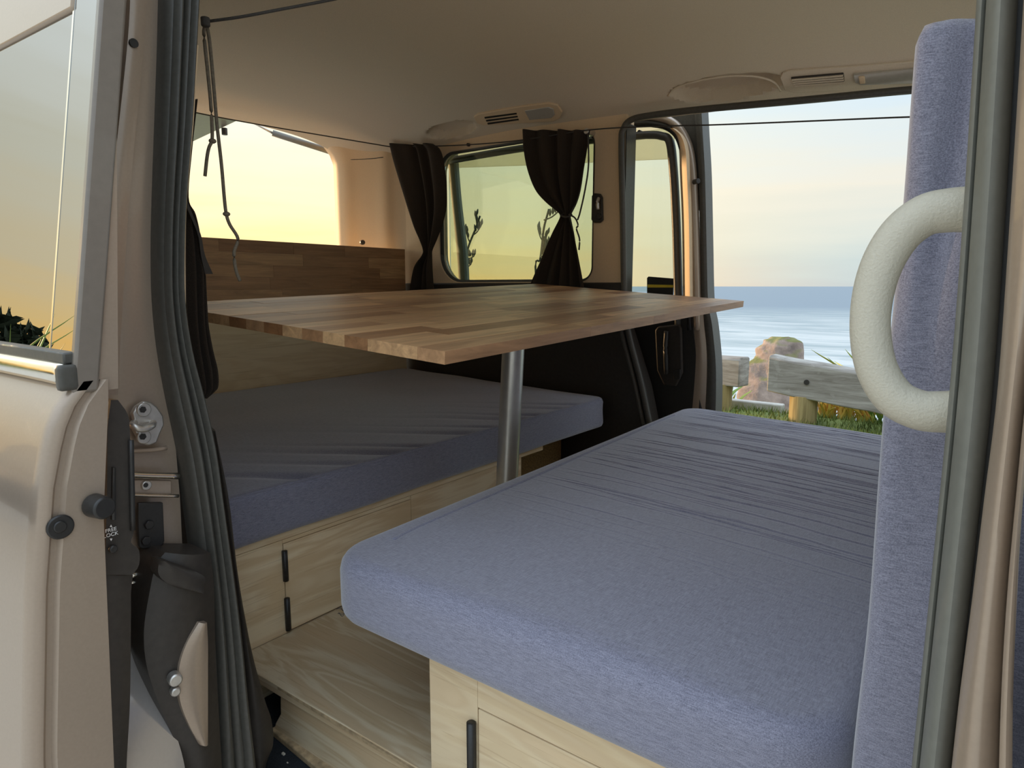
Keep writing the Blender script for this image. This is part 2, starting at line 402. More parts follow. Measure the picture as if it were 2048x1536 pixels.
# ------------------------------------------------------------------ van shell: headliner, floor, walls
def ceil_base(x, y):
    if x < -1.5: c = .655 - .05 * ((-1.5 - x) / .9) ** 1.6
    else: c = .655 - .055 * ((x + 1.5) / 1.5) ** 1.3
    e = abs(y - 1.25) / .78; return c - .118 * e ** 4.5
RECESS = []
def ceil_pt(x, y):
    """headliner surface with the hand recesses pressed outwards"""
    dd = 0
    for cx, cy, hx, hy, d in RECESS:
        r = ((x - cx) / hx) ** 2 + ((y - cy) / hy) ** 2
        if r < 1: q_ = min(1, (1 - r) * 3.0); dd = max(dd, d * q_ * q_ * (3 - 2 * q_))
    return Vector((x, y + .55 * dd, ceil_base(x, y) + .75 * dd))
def PC(px, py, eps=0.0):
    """point where the line of sight meets the headliner"""
    d = ray(px, py); lo, hi = .3 / d.y, 2.02 / d.y
    for _ in range(40):
        m = (lo + hi) / 2; p = d * m
        if p.z > ceil_base(p.x, p.y) - eps: hi = m
        else: lo = m
    return d * lo
q = PC(1450, 178); RECESS.append((q.x, q.y - .006, .165, .046, .045))
q = PC(905, 262); RECESS.append((q.x, q.y - .008, .12, .040, .040))
bm = bmesh.new(); rows = []
for i in range(281):
    x = -2.37 + 3.55 * i / 280; rows.append([ceil_pt(x, .47 + 1.56 * j / 220) for j in range(221)])
loft(bm, rows); up = bmesh.ops.extrude_face_region(bm, geom=bm.faces[:])
for e in up['geom']:
    if isinstance(e, bmesh.types.BMVert): e.co.z += .09
ceiling = obj('ceiling', bm, 'headliner', smooth='auto', kind='structure', label='tan fabric headliner of the van')
floor = obj('floor', B(-2.40, 1.1, .44, 2.04, -.83, -.785), 'carpet', kind='structure', label='dark navy carpet on the van floor')
def cpanel(name, px, mat, parent, h=.006, eps=.0, n=4, bev=.002):
    pts = [PC(x, y, eps) for x, y in px]; q = sum(pts, Vector()) / len(pts)
    e = .01; nn = Vector((ceil_base(q.x + e, q.y) - ceil_base(q.x - e, q.y), ceil_base(q.x, q.y + e) - ceil_base(q.x, q.y - e), -2 * e)).normalized()
    return obj(name, PSolid([p - nn * .004 for p in pts], nn * (h + .004)), mat, parent, bevel=bev)
vp = cpanel('vent_panel', [(948, 232), (956, 226), (1040, 211), (1098, 204), (1116, 208), (1125, 222), (1120, 234), (1108, 240), (1060, 243), (968, 248), (955, 244)], 'tan_plastic', ceiling, .006)
for q in range(3):
    y0 = 229 + q * 6
    cpanel('vent_slat', [(970 + q * 3, y0 + 1), (1034 + q * 2, y0 - 8), (1035 + q * 2, y0 - 5), (971 + q * 3, y0 + 4)], 'black_plastic', vp, .009, bev=0)
cpanel('lamp_lens', [(1050, 217), (1098, 210), (1108, 214), (1111, 226), (1104, 232), (1060, 236)], 'lens', vp, .009)
vp = cpanel('vent_panel', [(1561, 153), (1566, 143), (1580, 139), (1700, 131), (1860, 118), (1860, 170), (1700, 178), (1590, 183), (1570, 178)], 'headliner', ceiling, .005)
cpanel('vent_grille', [(1583, 150), (1688, 141), (1691, 159), (1592, 166)], 'dark_trim', vp, .011)
for q in range(4):
    cpanel('vent_slat', [(1585 + q * 2, 151 + q * 4), (1688 + q, 142 + q * 4.6), (1688 + q, 144 + q * 4.6), (1585 + q * 2, 153 + q * 4)], 'headliner', vp, .014, bev=0)
cpanel('lamp_lens', [(1708, 142), (1860, 128), (1860, 158), (1722, 163), (1712, 158)], 'lens', vp, .013)
obj('recess_rim', T([PC(x, y, .0005) for x, y in ((1336, 192), (1352, 176), (1380, 166), (1420, 157), (1460, 152), (1500, 152), (1530, 157), (1550, 166), (1562, 182))], .0028, 8, 5), 'headliner', ceiling, smooth=True)
cpanel('lamp_switch', [(1719, 144), (1731, 143), (1733, 157), (1722, 158)], 'tan_plastic', vp, .017)

def rrect(x0, x1, z0, z1, r, n=8):
    """rounded rectangle in x,z: r = radii (lower left, lower right, upper right, upper left)"""
    out = []
    for (cx, cz, rad, a0) in ((x0 + r[0], z0 + r[0], r[0], 180), (x1 - r[1], z0 + r[1], r[1], 270), (x1 - r[2], z1 - r[2], r[2], 0), (x0 + r[3], z1 - r[3], r[3], 90)):
        for k in range(n + 1):
            a = math.radians(a0 + 90 * k / n); out.append((cx + rad * math.cos(a), cz + rad * math.sin(a)))
    return out
def frame_solid(inner, x0, x1, z0, z1, y, t):
    """flat board in the plane y with a rounded opening"""
    bm = bmesh.new(); cx = sum(p[0] for p in inner) / len(inner); cz = sum(p[1] for p in inner) / len(inner); n = len(inner) // 4
    outer = []
    for c, (ox, oz) in enumerate(((x0, z0), (x1, z0), (x1, z1), (x0, z1))):
        seg = inner[c * n:(c + 1) * n]
        for k, p in enumerate(seg):
            u = k / (n - 1)
            if c == 0: q = (x0, oz + (seg[0][1] - oz) * (1 - 2 * u)) if u < .5 else (ox + (seg[-1][0] - ox) * (2 * u - 1), z0)
            if c == 1: q = (ox + (seg[0][0] - ox) * (1 - 2 * u), z0) if u < .5 else (x1, oz + (seg[-1][1] - oz) * (2 * u - 1))
            if c == 2: q = (x1, oz + (seg[0][1] - oz) * (1 - 2 * u)) if u < .5 else (ox + (seg[-1][0] - ox) * (2 * u - 1), z1)
            if c == 3: q = (ox + (seg[0][0] - ox) * (1 - 2 * u), z1) if u < .5 else (x0, oz + (seg[-1][1] - oz) * (2 * u - 1))
            outer.append(q)
    m = len(inner)
    a = [bm.verts.new((p[0], y, p[1])) for p in inner]; o = [bm.verts.new((p[0], y, p[1])) for p in outer]
    a2 = [bm.verts.new((p[0], y + t, p[1])) for p in inner]; o2 = [bm.verts.new((p[0], y + t, p[1])) for p in outer]
    for k in range(m):
        j = (k + 1) % m
        bm.faces.new((a[k], a[j], o[j], o[k])); bm.faces.new((a2[k], o2[k], o2[j], a2[j]))
        bm.faces.new((a[k], a2[k], a2[j], a[j])); bm.faces.new((o[k], o[j], o2[j], o2[k]))
    return bm

# far side wall of the van
wf = thing('wall_far', (-1.5, 2.03, -.785), 'far side wall of the van with quarter window', kind='structure')
win = rrect(-1.87, -1.165, .015, .515, (.11, .05, .05, .07))
obj('upper_trim', frame_solid(win, -2.12, -1.045, -.02, .60, 2.0, .05), 'tan_plastic', wf, bevel=.004)
bm = PSolid([(-2.40, 1.995, -.80), (-.93, 1.995, -.80), (-.925, 1.995, -.45), (-.955, 1.995, -.33), (-1.0, 1.995, -.21), (-1.035, 1.995, -.12), (-1.05, 1.995, .012), (-2.12, 1.995, .012), (-2.40, 1.995, .012)], (0, .06, 0))
obj('lower_panel', bm, 'dark_trim', wf, bevel=.006)
obj('wheel_arch', cushion(-2.0, -1.25, 1.62, 1.995, -.785, -.475, .06, .05, 8, 8, 6), 'brown_carpet', wf, smooth=True)
obj('armrest_pocket', cushion(-1.62, -1.18, 1.95, 2.0, -.16, -.03, .015, .012, 10, 6, 6), 'black_plastic', wf, smooth=True)
# front part of the far side (behind the backrest): pillar, front door, so that the cab is closed
obj('front_pillar', B(.06, .20, 1.98, 2.08, -.80, .60), 'tan_plastic', wf, bevel=.02)
obj('front_panel', B(.20, 1.15, 2.0, 2.08, -.80, .02), 'dark_trim', wf, bevel=.02)
obj('sill', B(-.93, .20, 1.97, 2.05, -.83, -.70), 'dark_trim', wf, bevel=.01)
# door aperture seal
pth = [PY(1300, 850, 1.985), PY(1281, 760, 1.985), PY(1258, 670, 1.985), PY(1249, 600, 1.985), PY(1246, 450, 1.985), PY(1243, 290, 1.985), PY(1247, 258, 1.985), PY(1262, 240, 1.985), PY(1300, 231, 1.985), PY(1400, 219, 1.985), PY(1600, 201, 1.985), PY(1800, 182, 1.985), PY(1930, 172, 1.985)]
obj('door_seal', T(pth, .010, 10, 6, (0, 1, 0)), 'rubber', wf, smooth=True)
obj('door_seal', T([p + Vector((-.022, -.004, 0)) for p in pth[:4]], .008, 8, 6, (0, 1, 0)), 'rubber', wf, smooth=True)
obj('aperture_reveal', B(-1.0455, -1.0415, 1.992, 2.056, -.02, .515), 'rubber', wf)
# belt anchor on the pillar trim
an = thing('belt_anchor', PY(1197, 445, 1.99), 'small metal and plastic belt anchor on the far pillar trim', 'belt anchor')
obj('plate', PSolid([PY(x, y, 1.999) for x, y in ((1186, 392), (1191, 387), (1203, 388), (1207, 395), (1208, 440), (1203, 446), (1190, 446), (1185, 440))], (0, -.010, 0)), 'dark_trim', an, bevel=.003)
obj('hook', T([PY(1197, 396, 1.982), PY(1195, 404, 1.975), PY(1196, 419, 1.978)], .006, 8, 5), 'zinc', an, smooth=True)
obj('bolt', CY(PY(1199, 433, 1.99), (0, -1, 0), .010, .008), 'black_plastic', an, bevel=.001)

w1 = thing('window_1', (-1.5, 2.03, .015), 'tinted rear quarter window in the far wall', kind='structure')
obj('pane', PSolid([(x, 2.034, z) for x, z in win], (0, .005, 0)), 'glass_tint', w1)
wl = [(x, 2.012, z) for x, z in win]; wl.append(wl[0])
obj('window_seal', T(wl, .009, 8, 1, (0, 1, 0), smooth=False), 'rubber', w1, smooth=True)
obj('clip', CY(PY(935, 289, 1.99), (0, 1, 0), .006, .02, 12), 'black_plastic', w1)

# rear corner trim and tailgate opening
wr = thing('wall_rear', (-2.3, 1.98, -.785), 'tan corner trim beside the tailgate opening', kind='structure')
def corner(sgn, name, par=None):
    prof = [(-2.39, 1.90), (-2.35, 1.892), (-2.31, 1.897), (-2.265, 1.925), (-2.20, 1.948), (-2.14, 1.958), (-2.105, 1.983), (-2.06, 2.000), (-2.02, 2.003)]
    pr = catmull([Vector((x, y, 0)) for x, y in prof], 4); bm = bmesh.new(); rows = []
    for i in range(41):
        z = -.80 + 1.42 * i / 40; k = max(0, (z - .50) / .11) ** 2 * .09; row = []
        for p in pr:
            w = max(0, min(1, (-2.14 - p.x) / .2)); y = p.y - k * w
            row.append(Vector((p.x, y if sgn > 0 else 2.5 - y, z)))
        row += [Vector((-2.02, 2.08 if sgn > 0 else .42, z)), Vector((-2.39, 2.08 if sgn > 0 else .42, z))]
        rows.append(row)
    R = loft(bm, rows, True); bm.faces.new(R[0][::-1]); bm.faces.new(R[-1]); return obj(name, bm, 'tan_plastic', par or wr, smooth='auto')
corner(1, 'corner_trim')
obj('trim_groove', T([(-2.30, 1.9005, .525), (-2.255, 1.9265, .525), (-2.20, 1.946, .525), (-2.14, 1.956, .525)], .0016, 6, 4), 'dark_trim', wr, smooth=True)
t3 = thing('trim_3', (-2.41, 1.25, -.83), 'tan edge strip and dark sill around the tailgate opening', kind='structure')
es = [PX(a_, c_, -2.40) for a_, c_ in ((684, 560), (685, 490), (688, 400), (687, 335), (680, 305), (662, 282), (636, 268), (570, 254), (500, 238), (400, 216))]
obj('edge_seal', T(es + [Vector((-2.40, .9, es[-1].z - .02))], .006, 8, 5, (1, 0, 0)), 'tan_plastic', t3, smooth=True)
obj('rear_sill', B(-2.46, -2.395, .5, 2.0, -.83, -.40), 'dark_trim', t3, bevel=.01)
bm = bmesh.new(); cyl(bm, PX(724, 485, -2.19), (1, -.4, 0), .010, .012, 16); obj('trim_plug', bm, 'black_plastic', wr, bevel=.001)

# raised tailgate and its gas strut
tg = thing('door_3', (-2.5, 1.2, .60), 'raised tailgate hanging over the rear opening', kind='structure')
A1 = PX(507, 230, -2.46); A2 = PX(366, 294, -3.15)
bm = bmesh.new(); top = [Vector((-2.46, .75, A1.z + .01)), A1 + Vector((0, 0, .004)), A2, Vector((A2.x, .45, A2.z)), Vector((-2.46, .6, A1.z))]
poly_solid(bm, top, (0, 0, .05)); obj('tailgate_panel', bm, 'tailgate_paint', tg, bevel=.008)
e1 = PX(449, 262, -2.72); obj('catch', CY(e1 + Vector((0, 0, .012)), (0, 0, -1), .012, .028, 12), 'black_plastic', tg, bevel=.002)
s0 = PX(686, 311, -2.44); s1 = PX(545, 266, -2.60); s2 = PX(497, 240, -2.66)
gs = obj('gas_strut', T([s0, s1], .013, 14, 2), 'rubber_grey', tg, smooth=True)
obj('strut_rod', T([s1, s2], .005, 10, 2), 'steel', gs, smooth=True)

# ------------------------------------------------------------------ far sliding door, slid open outside the wall
d2 = thing('door_2', (-1.3, 2.12, -.80), 'far sliding door slid open, with glass and painted frame', kind='structure')
obj('pane', PSolid([(-1.93, 2.125, -.02), (-.885, 2.125, -.02), (-.885, 2.125, .47), (-.93, 2.125, .512), (-1.93, 2.125, .52)], (0, .005, 0)), 'glass_clear', d2)
obj('weather_shield', PSolid([PY(850, 339, 2.15), PY(904, 336, 2.15), PY(1054, 331, 2.15), PY(1251, 322, 2.15), PY(1349, 318, 2.15), PY(1349, 250, 2.15), PY(1251, 252, 2.15), PY(850, 285, 2.15)], (0, .002, 0)), 'visor', d2, label='tan strip along the top of the door glass')
stk = obj('sticker', PSolid([PY(x, y, 2.122) for x, y in ((1294, 556), (1297, 553), (1347, 557), (1346, 602), (1294, 600))], (0, .002, 0)), 'black_plastic', d2)
obj('sticker_stripe', PSolid([PY(x, y, 2.1205) for x, y in ((1295, 569), (1347, 570), (1347, 575), (1295, 575))], (0, .001, 0)), 'yellow_ink', stk)
def door_path(o):
    return [PY(1388 + o, 660, 2.10), PY(1386 + o, 560, 2.10), PY(1382 + o, 430, 2.10), PY(1376 + o, 330, 2.10), PY(1366 + o * .9, 282, 2.10), PY(1345 + o * .75, 254 - o * .6, 2.10), PY(1312 + o * .4, 243 - o * .9, 2.10), PY(1262, 243 - o, 2.10), PY(1262, 243 - o, 2.10) + Vector((-.4, 0, .015)), PY(1262, 243 - o, 2.10) + Vector((-.85, 0, .01))]
for nm, o, r, yo, mt in (('frame_gasket', -30, .013, 0, 'rubber'), ('frame_inner_edge', -6, .011, .0, 'black_plastic'), ('frame_metal', 8, .013, 0, 'paint')):
    obj(nm, T([p + Vector((0, yo, 0)) for p in door_path(o)], r, 10, 6, (0, 1, 0), flat=1.6), mt, d2, smooth=True)
bm = bmesh.new(); rows = []
for r in catmull([Vector(r) for r in ((256, 1338, 1346), (272, 1352, 1362), (300, 1358, 1371), (350, 1360, 1374), (450, 1364, 1378), (600, 1366, 1380))], 5):
    l_ = PY(r[1], r[0], 2.088); r_ = PY(r[2], r[0], 2.060); rows.append([l_, r_, r_ + Vector((.004, .03, 0)), l_ + Vector((.004, .03, 0))])
R = loft(bm, rows, True); bm.faces.new(R[0][::-1]); bm.faces.new(R[-1]); obj('frame_channel', bm, 'tan_plastic', d2, label='tan channel of the door frame catching the low sun')
obj('frame_corner', PSolid([PY(x, y, 2.118) for x, y in ((1262, 236), (1330, 230), (1385, 221), (1402, 214), (1408, 420), (1392, 420), (1386, 300), (1370, 262), (1345, 246), (1262, 246))], (0, .02, 0)), 'rubber', d2)
obj('edge_rubber', ribbon([(205, 1386, 1402), (260, 1392, 1405), (350, 1397, 1410), (480, 1400, 1413), (600, 1402, 1416), (650, 1406, 1424), (720, 1412, 1431), (780, 1412, 1432), (860, 1408, 1430)], lambda a, c: PY(a, c, 2.10), (0, .06, 0), .004), 'rubber', d2, smooth='auto')
obj('edge_metal', ribbon([(600, 1380, 1404), (650, 1382, 1408), (700, 1384, 1413), (760, 1380, 1413), (860, 1370, 1408)], lambda a, c: PY(a, c, 2.095), (0, .06, 0), .006), 'paint', d2, smooth='auto')
obj('clip', CY(PY(1278, 264, 2.10), (0, 1, 0), .007, .02, 12), 'black_plastic', d2)
obj('edge_stop', CY(PY(1388, 364, 2.085), (.8, -.5, 0), .008, .022, 14), 'black_plastic', d2, bevel=.001)
obj('trim_panel', PSolid([(-1.95, 2.09, -.80), (-.80, 2.09, -.80), (-.79, 2.09, -.40), (-.815, 2.09, -.2), (-.845, 2.09, -.03), (-1.95, 2.09, -.03)], (0, .05, 0)), 'black_plastic', d2, bevel=.01)
hb = obj('handle_bezel', PSolid([PY(x, y, 2.09) for x, y in ((1312, 660), (1318, 652), (1360, 648), (1366, 655), (1368, 745), (1355, 772), (1330, 770), (1316, 740))], (0, -.012, 0)), 'dark_trim', d2, bevel=.006, seg=3)
obj('pull_handle', T([PY(1333, 662, 2.07), PY(1331, 700, 2.062), PY(1333, 748, 2.07)], .008, 8, 5), 'black_plastic', hb, smooth=True)
obj('window_switch', PSolid([PY(x, y, 2.076) for x, y in ((1348, 740), (1362, 738), (1362, 758), (1348, 760))], (0, -.006, 0)), 'black_plastic', hb, bevel=.002)
obj('rear_bar', ribbon([(290, 893, 905), (400, 903, 914), (500, 913, 926), (570, 918, 930)], lambda a, c: PY(a, c, 2.115), (0, .03, 0), .003), 'rubber_grey', d2, smooth='auto')
obj('lower_skin', PSolid([(-1.95, 2.14, -.85), (-.80, 2.14, -.85), (-.79, 2.14, -.40), (-.84, 2.14, -.03), (-1.95, 2.14, -.03)], (0, .03, 0)), 'paint', d2, bevel=.01)

# ------------------------------------------------------------------ near side wall behind the door opening
wn = thing('wall_near', (-1.5, .47, -.785), 'near side wall of the van behind the open sliding door', kind='structure')
obj('lower_panel', B(-2.40, -1.0, .43, .50, -.80, .02), 'dark_trim', wn, bevel=.01)
obj('upper_trim', frame_solid(rrect(-1.95, -1.2, .03, .50, (.1, .05, .05, .07)), -2.30, -1.02, .02, .60, .43, .06), 'tan_plastic', wn, bevel=.004)
obj('pane', PSolid([(x, .45, z) for x, z in rrect(-1.96, -1.19, .02, .51, (.1, .05, .05, .07))], (0, .005, 0)), 'glass_dark', wn)
obj('header', B(-1.02, 1.15, .42, .52, .515, .60), 'tan_plastic', wn, bevel=.02)
corner(-1, 'corner_trim', wn)
obj('front_panel', B(.12, 1.15, .40, .50, -.80, .02), 'dark_trim', wn, bevel=.02)
obj('roof_skin', B(-2.42, 1.15, .47, 2.03, .755, .775), 'paint', ceiling, bevel=.01)

# near rear pillar with the door jamb
PXX = lambda x: (lambda a, c: PX(a, c, x))
t1 = thing('trim_1', (-.87, .40, -.80), 'bronze painted door pillar with rubber seals', kind='structure')
obj('jamb', ribbon([(-60, 268, 345), (87, 258, 340), (400, 224, 325), (600, 208, 330), (700, 205, 335), (800, 205, 345), (900, 208, 352), (1000, 210, 360), (1150, 215, 370), (1300, 220, 400), (1536, 222, 430), (1640, 222, 440)], PXX(-.86), (-.12, .0, 0), .004, ext=(.53, -.83)), 'paint', t1, smooth='auto')
obj('jamb_flange', ribbon([(-60, 262, 298), (87, 255, 288), (400, 221, 259), (600, 203, 246), (700, 196, 240), (790, 190, 236)], PXX(-.835), (-.03, 0, 0), .002, ext=(.53, None)), 'paint', t1, smooth='auto')
obj('flange_hole', CY(PX(266, 87, -.834), (1, 0, 0), .005, .003, 14), 'black_plastic', t1)
cols = [(-60, 332, 402), (100, 328, 393), (250, 323, 384), (400, 318, 372), (500, 316, 368), (600, 318, 369), (700, 328, 384), (800, 346, 410), (900, 368, 432), (1000, 385, 446), (1100, 398, 460), (1200, 408, 474), (1300, 414, 486), (1400, 417, 496), (1536, 420, 512), (1640, 424, 520)]
for k, (u0, u1, mt, xx) in enumerate(((0, .30, 'rubber', -.838), (.27, .55, 'rubber', -.828), (.52, .80, 'rubber_grey', -.836), (.77, 1.0, 'rubber', -.830))):
    obj('door_seal', ribbon([(r[0], r[1] + (r[2] - r[1]) * u0, r[1] + (r[2] - r[1]) * u1) for r in cols], PXX(xx), (-.03, .0, 0), .008, 6, 4, (.53, -.83)), 'rubber', t1, smooth='auto')
obj('inner_lip', ribbon([(90, 392, 397), (250, 382, 387), (400, 371, 374), (500, 368, 371), (640, 369, 372)], PXX(-.84), (-.02, 0, 0), 0, 2), 'tan_plastic', t1)
obj('lower_trim', ribbon([(860, 424, 430), (1000, 444, 458), (1150, 466, 476), (1300, 484, 503), (1400, 494, 530), (1440, 498, 543), (1490, 502, 546), (1540, 508, 530), (1640, 512, 530)], PXX(-.86), (-.06, .02, 0), .010), 'dark_trim', t1, smooth='auto')
# lower jamb: dark wheel-arch shape, sill and hinge arm
bm = bmesh.new(); rows = []
for r in catmull([Vector(r) for r in ((1180, 262, 300), (1260, 258, 296), (1330, 256, 302), (1400, 255, 322), (1470, 254, 352), (1536, 253, 370), (1640, 250, 384))], 5):
    xx = -.852 + .10 * max(0, (r[0] - 1220) / 420) ** 1.3; l_ = PX(r[1], r[0], xx); r_ = PX(r[2], r[0], xx); rows.append([l_, r_, r_ + Vector((-.05, 0, -.02)), l_ + Vector((-.05, 0, -.02))])
R = loft(bm, rows, True); bm.faces.new(R[0][::-1]); bm.faces.new(R[-1]); obj('sill_step', bm, 'gloss_paint', t1, smooth='auto')
obj('arch_trim', ribbon([(1105, 330, 420), (1130, 312, 424), (1180, 300, 428), (1260, 288, 430), (1330, 293, 432), (1400, 315, 436), (1470, 345, 440), (1536, 362, 444), (1640, 372, 450)], PXX(-.80), (-.05, 0, 0), .012), 'dark_trim', t1, smooth='auto')  # inner dark trim of the arch
obj('arch_cover', ribbon([(1245, 398, 414), (1290, 372, 416), (1340, 358, 416), (1400, 360, 416), (1450, 378, 416), (1490, 400, 416)], PXX(-.785), (-.02, 0, 0), .004), 'paint', t1, smooth='auto')
obj('arch_step', ribbon([(1120, 318, 330), (1150, 318, 405), (1172, 345, 408), (1185, 395, 409)], PXX(-.783), (-.02, 0, 0), .006), 'dark_trim', t1, smooth='auto')
obj('door_stop', CY(PX(346, 1352, -.79), (1, -.2, 0), .008, .014, 16), 'zinc', t1, bevel=.002)
obj('door_stop', CY(PX(348, 1378, -.79), (1, -.2, 0), .006, .010, 16), 'zinc', t1, bevel=.002)

# striker plate
st = thing('striker', PX(289, 890, -.85), 'zinc striker plate with two star bolts on the door pillar', 'striker')
sp = [(283, 801), (296, 803), (308, 812), (321, 830), (323, 848), (314, 868), (308, 884), (293, 890), (278, 886), (268, 870), (262, 860), (262, 838), (258, 826), (266, 812)]
sp = [(a, c) for a, c in sp]
obj('plate', PSolid([PX(a, c, -.848) for a, c in sp], (.008, 0, 0)), 'zinc', st, bevel=.002)
for py_ in (819, 873):
    bo = obj('bolt', CY(PX(285, py_, -.842), (1, 0, 0), .0085, .005, 20), 'zinc', st, bevel=.001)
    obj('bolt_socket', CY(PX(285, py_, -.8375), (1, 0, 0), .0042, .0015, 6), 'black_plastic', bo)
obj('loop', T([PX(268, 846, -.842), PX(267, 852, -.825), PX(284, 858, -.822), PX(302, 852, -.825), PX(306, 846, -.842)], .0045, 10, 6), 'zinc', st, smooth=True)
# slide rail under the striker
rl = thing('slide_rail', PX(305, 1000, -.85), 'pressed steel slide rail ends below the striker', 'door rail')
for (a, c) in ((952, 7), (992, 3)):
    obj('rail_lip', T([PX(225, a - 4, -.838), PX(300, a - 1, -.838), PX(357, a, -.838)], .0042 if c > 5 else .0022, 10, 4), 'chrome', rl, smooth=True)
obj('rail_web', PSolid([PX(x, y, -.846) for x, y in ((225, 958), (340, 960), (340, 988), (225, 990))], (.004, 0, 0)), 'paint', rl, bevel=.001)
bo = obj('bolt', CY(PX(291, 970, -.842), (1, 0, 0), .006, .004, 18), 'zinc', rl, bevel=.001); obj('bolt_socket', CY(PX(291, 970, -.8385), (1, 0, 0), .003, .0012, 8), 'black_plastic', bo)
obj('jamb_lip', T([PX(225, 903, -.848), PX(300, 900, -.848), PX(333, 896, -.848)], .003, 8, 3), 'paint', rl, smooth=True)
pl = thing('bracket_plate', PX(297, 1096, -.85), 'black steel bracket plate with two bolts under the rail', 'bracket')
obj('plate', PSolid([PX(x, y, -.842) for x, y in ((272, 1004), (322, 1003), (325, 1080), (322, 1088), (315, 1092), (282, 1096), (274, 1092), (271, 1040))], (.006, 0, 0)), 'black_plastic', pl, bevel=.0015)
for a, c in ((297, 1049), (291, 1081)):
    obj('bolt', CY(PX(a, c, -.836), (1, 0, 0), .006, .004, 6), 'black_plastic', pl, bevel=.0008)
obj('lower_rail', T([PX(240, 1151, -.84), PX(312, 1147, -.84)], .0035, 8, 2), 'chrome', t1, smooth=True)
obj('lower_rail', T([PX(240, 1166, -.84), PX(310, 1163, -.84)], .002, 8, 2), 'chrome', t1, smooth=True)

# ------------------------------------------------------------------ near sliding door, slid back along the outside
d1 = thing('door_1', (-1.2, .27, GZ + .25), 'bronze sliding door slid back along the outside of the van', kind='structure')
XF = -.75
yg = lambda z: .281 + .150 * z                                    # outer face of glass
def ys(z):                                                        # outer skin below the belt line
    pts = [(-.95, .20), (-.60, .183), (-.476, .187), (-.30, .205), (-.20, .220), (-.145, .234), (-.120, .246), (-.105, .258), (-.095, .266)]
    for (z0, a), (z1, c) in zip(pts, pts[1:]):
        if z <= z1: u = max(0, (z - z0) / (z1 - z0)); return a + (c - a) * u
    return pts[-1][1]
yi = lambda z: .302 + .075 * z if z > -.12 else (.293 + (z + .12) * .12 if z > -.24 else .2786 + max(-.30, z + .24) * .045)
bm = bmesh.new(); rows = []
zs = [-.92 + (.80) * k / 40 for k in range(41)] + [-.110, -.100, -.096]
for z in zs:
    o = ys(z); i = yi(z); rows.append([Vector((XF - .95, o, z)), Vector((XF - .012, o, z)), Vector((XF - .004, o + .002, z)), Vector((XF, o + .007, z)), Vector((XF, o + .016, z)), Vector((XF - .004, o + .019, z)), Vector((XF - .004, o + .024, z)), Vector((XF + .001, o + .028, z)), Vector((XF + .001, i, z)), Vector((XF - .03, i - .010, z)), Vector((XF - .95, i - .010, z))])
R = loft(bm, rows, True); bm.faces.new(R[0][::-1]); bm.faces.new(R[-1])
obj('door_body', bm, 'paint', d1, smooth='auto', angle=50)
def slab(x0, x1, zr, fo, fi, n=14):
    bm = bmesh.new(); rows = []
    for k in range(n + 1):
        z = zr[0] + (zr[1] - zr[0]) * k / n; rows.append([Vector((x0, fo(z), z)), Vector((x1, fo(z), z)), Vector((x1, fi(z), z)), Vector((x0, fi(z), z))])
    R = loft(bm, rows, True); bm.faces.new(R[0][::-1]); bm.faces.new(R[-1]); return bm
obj('pane', slab(XF - .93, XF - .075, (-.10, .36), yg, lambda z: yg(z) + .004), 'glass_dark', d1)
obj('pane_edge_band', slab(XF - .073, XF - .004, (-.10, .36), lambda z: yg(z) - .001, lambda z: yg(z) + .006), 'glass_dark', d1)
obj('pane_divider', slab(XF - .0765, XF - .0725, (-.10, .36), lambda z: yg(z) - .0015, lambda z: yg(z) + .006), 'chrome', d1)
obj('dark_backing', slab(XF - .93, XF - .02, (-.10, .40), lambda z: yg(z) + .018, lambda z: yg(z) + .022), 'black_plastic', d1, label='black backing sheet added behind the door window')  # added sheet: darkness behind the pane, so the glass reads as a mirror
obj('front_frame', slab(XF - .012, XF, (-.108, .42), lambda z: yg(z) - .004, lambda z: yg(z) + .021), 'frame_strip', d1, bevel=.003)
obj('front_flange', slab(XF - .03, XF - .004, (-.108, .42), lambda z: yg(z) + .018, lambda z: yi(z) + .012), 'paint', d1, bevel=.003)
# window top rail follows the photographed slope
za = PY(165, 10, .323).z; zb = PY(0, 60, .325).z
bm = bmesh.new(); poly_solid(bm, [Vector((XF - .073, yg(za) - .004, za)), Vector((XF - .95, yg(zb) - .004, zb + .0)), Vector((XF - .95, yg(.45), .46)), Vector((XF - .073, yg(.45), .46))], (0, .03, 0)); obj('top_rail', bm, 'paint', d1, bevel=.004)
obj('belt_moulding', T([(XF - .95, .255, -.088), (XF - .4, .255, -.088), (XF - .05, .258, -.088), (XF - .006, .260, -.090)], .012, 12, 4, (0, 1, 0), flat=.7), 'chrome', d1, smooth=True)
obj('belt_gasket', B(XF - .93, XF - .006, .258, .272, -.078, -.066), 'rubber', d1, bevel=.002)
obj('moulding_cap', cushion(XF - .010, XF + .001, .250, .268, -.104, -.078, .003, .003, 6, 6, 6), 'rubber', d1, smooth=True)
bm = bmesh.new(); cyl(bm, PX(186, 1010, XF + .002), (1, .15, 0), .0125, .022, 24, .0115); obj('rubber_stopper', bm, 'black_plastic', d1, bevel=.002)
pg = obj('plug', CY(PX(119, 1053, XF), (1, 0, 0), .0125, .004, 28), 'black_plastic', d1, bevel=.0015); obj('plug_centre', CY(PX(119, 1053, XF + .003), (1, 0, 0), .006, .003, 20), 'black_plastic', pg, bevel=.001)
lt = obj('latch_case', ribbon([(800, 222, 236), (830, 218, 256), (870, 215, 260), (1000, 214, 265), (1060, 212, 268), (1085, 212, 262), (1100, 211, 278), (1130, 211, 278), (1150, 211, 265)], PXX(XF - .012), (-.03, 0, 0), 0, 3, 3), 'dark_trim', d1, smooth='auto')
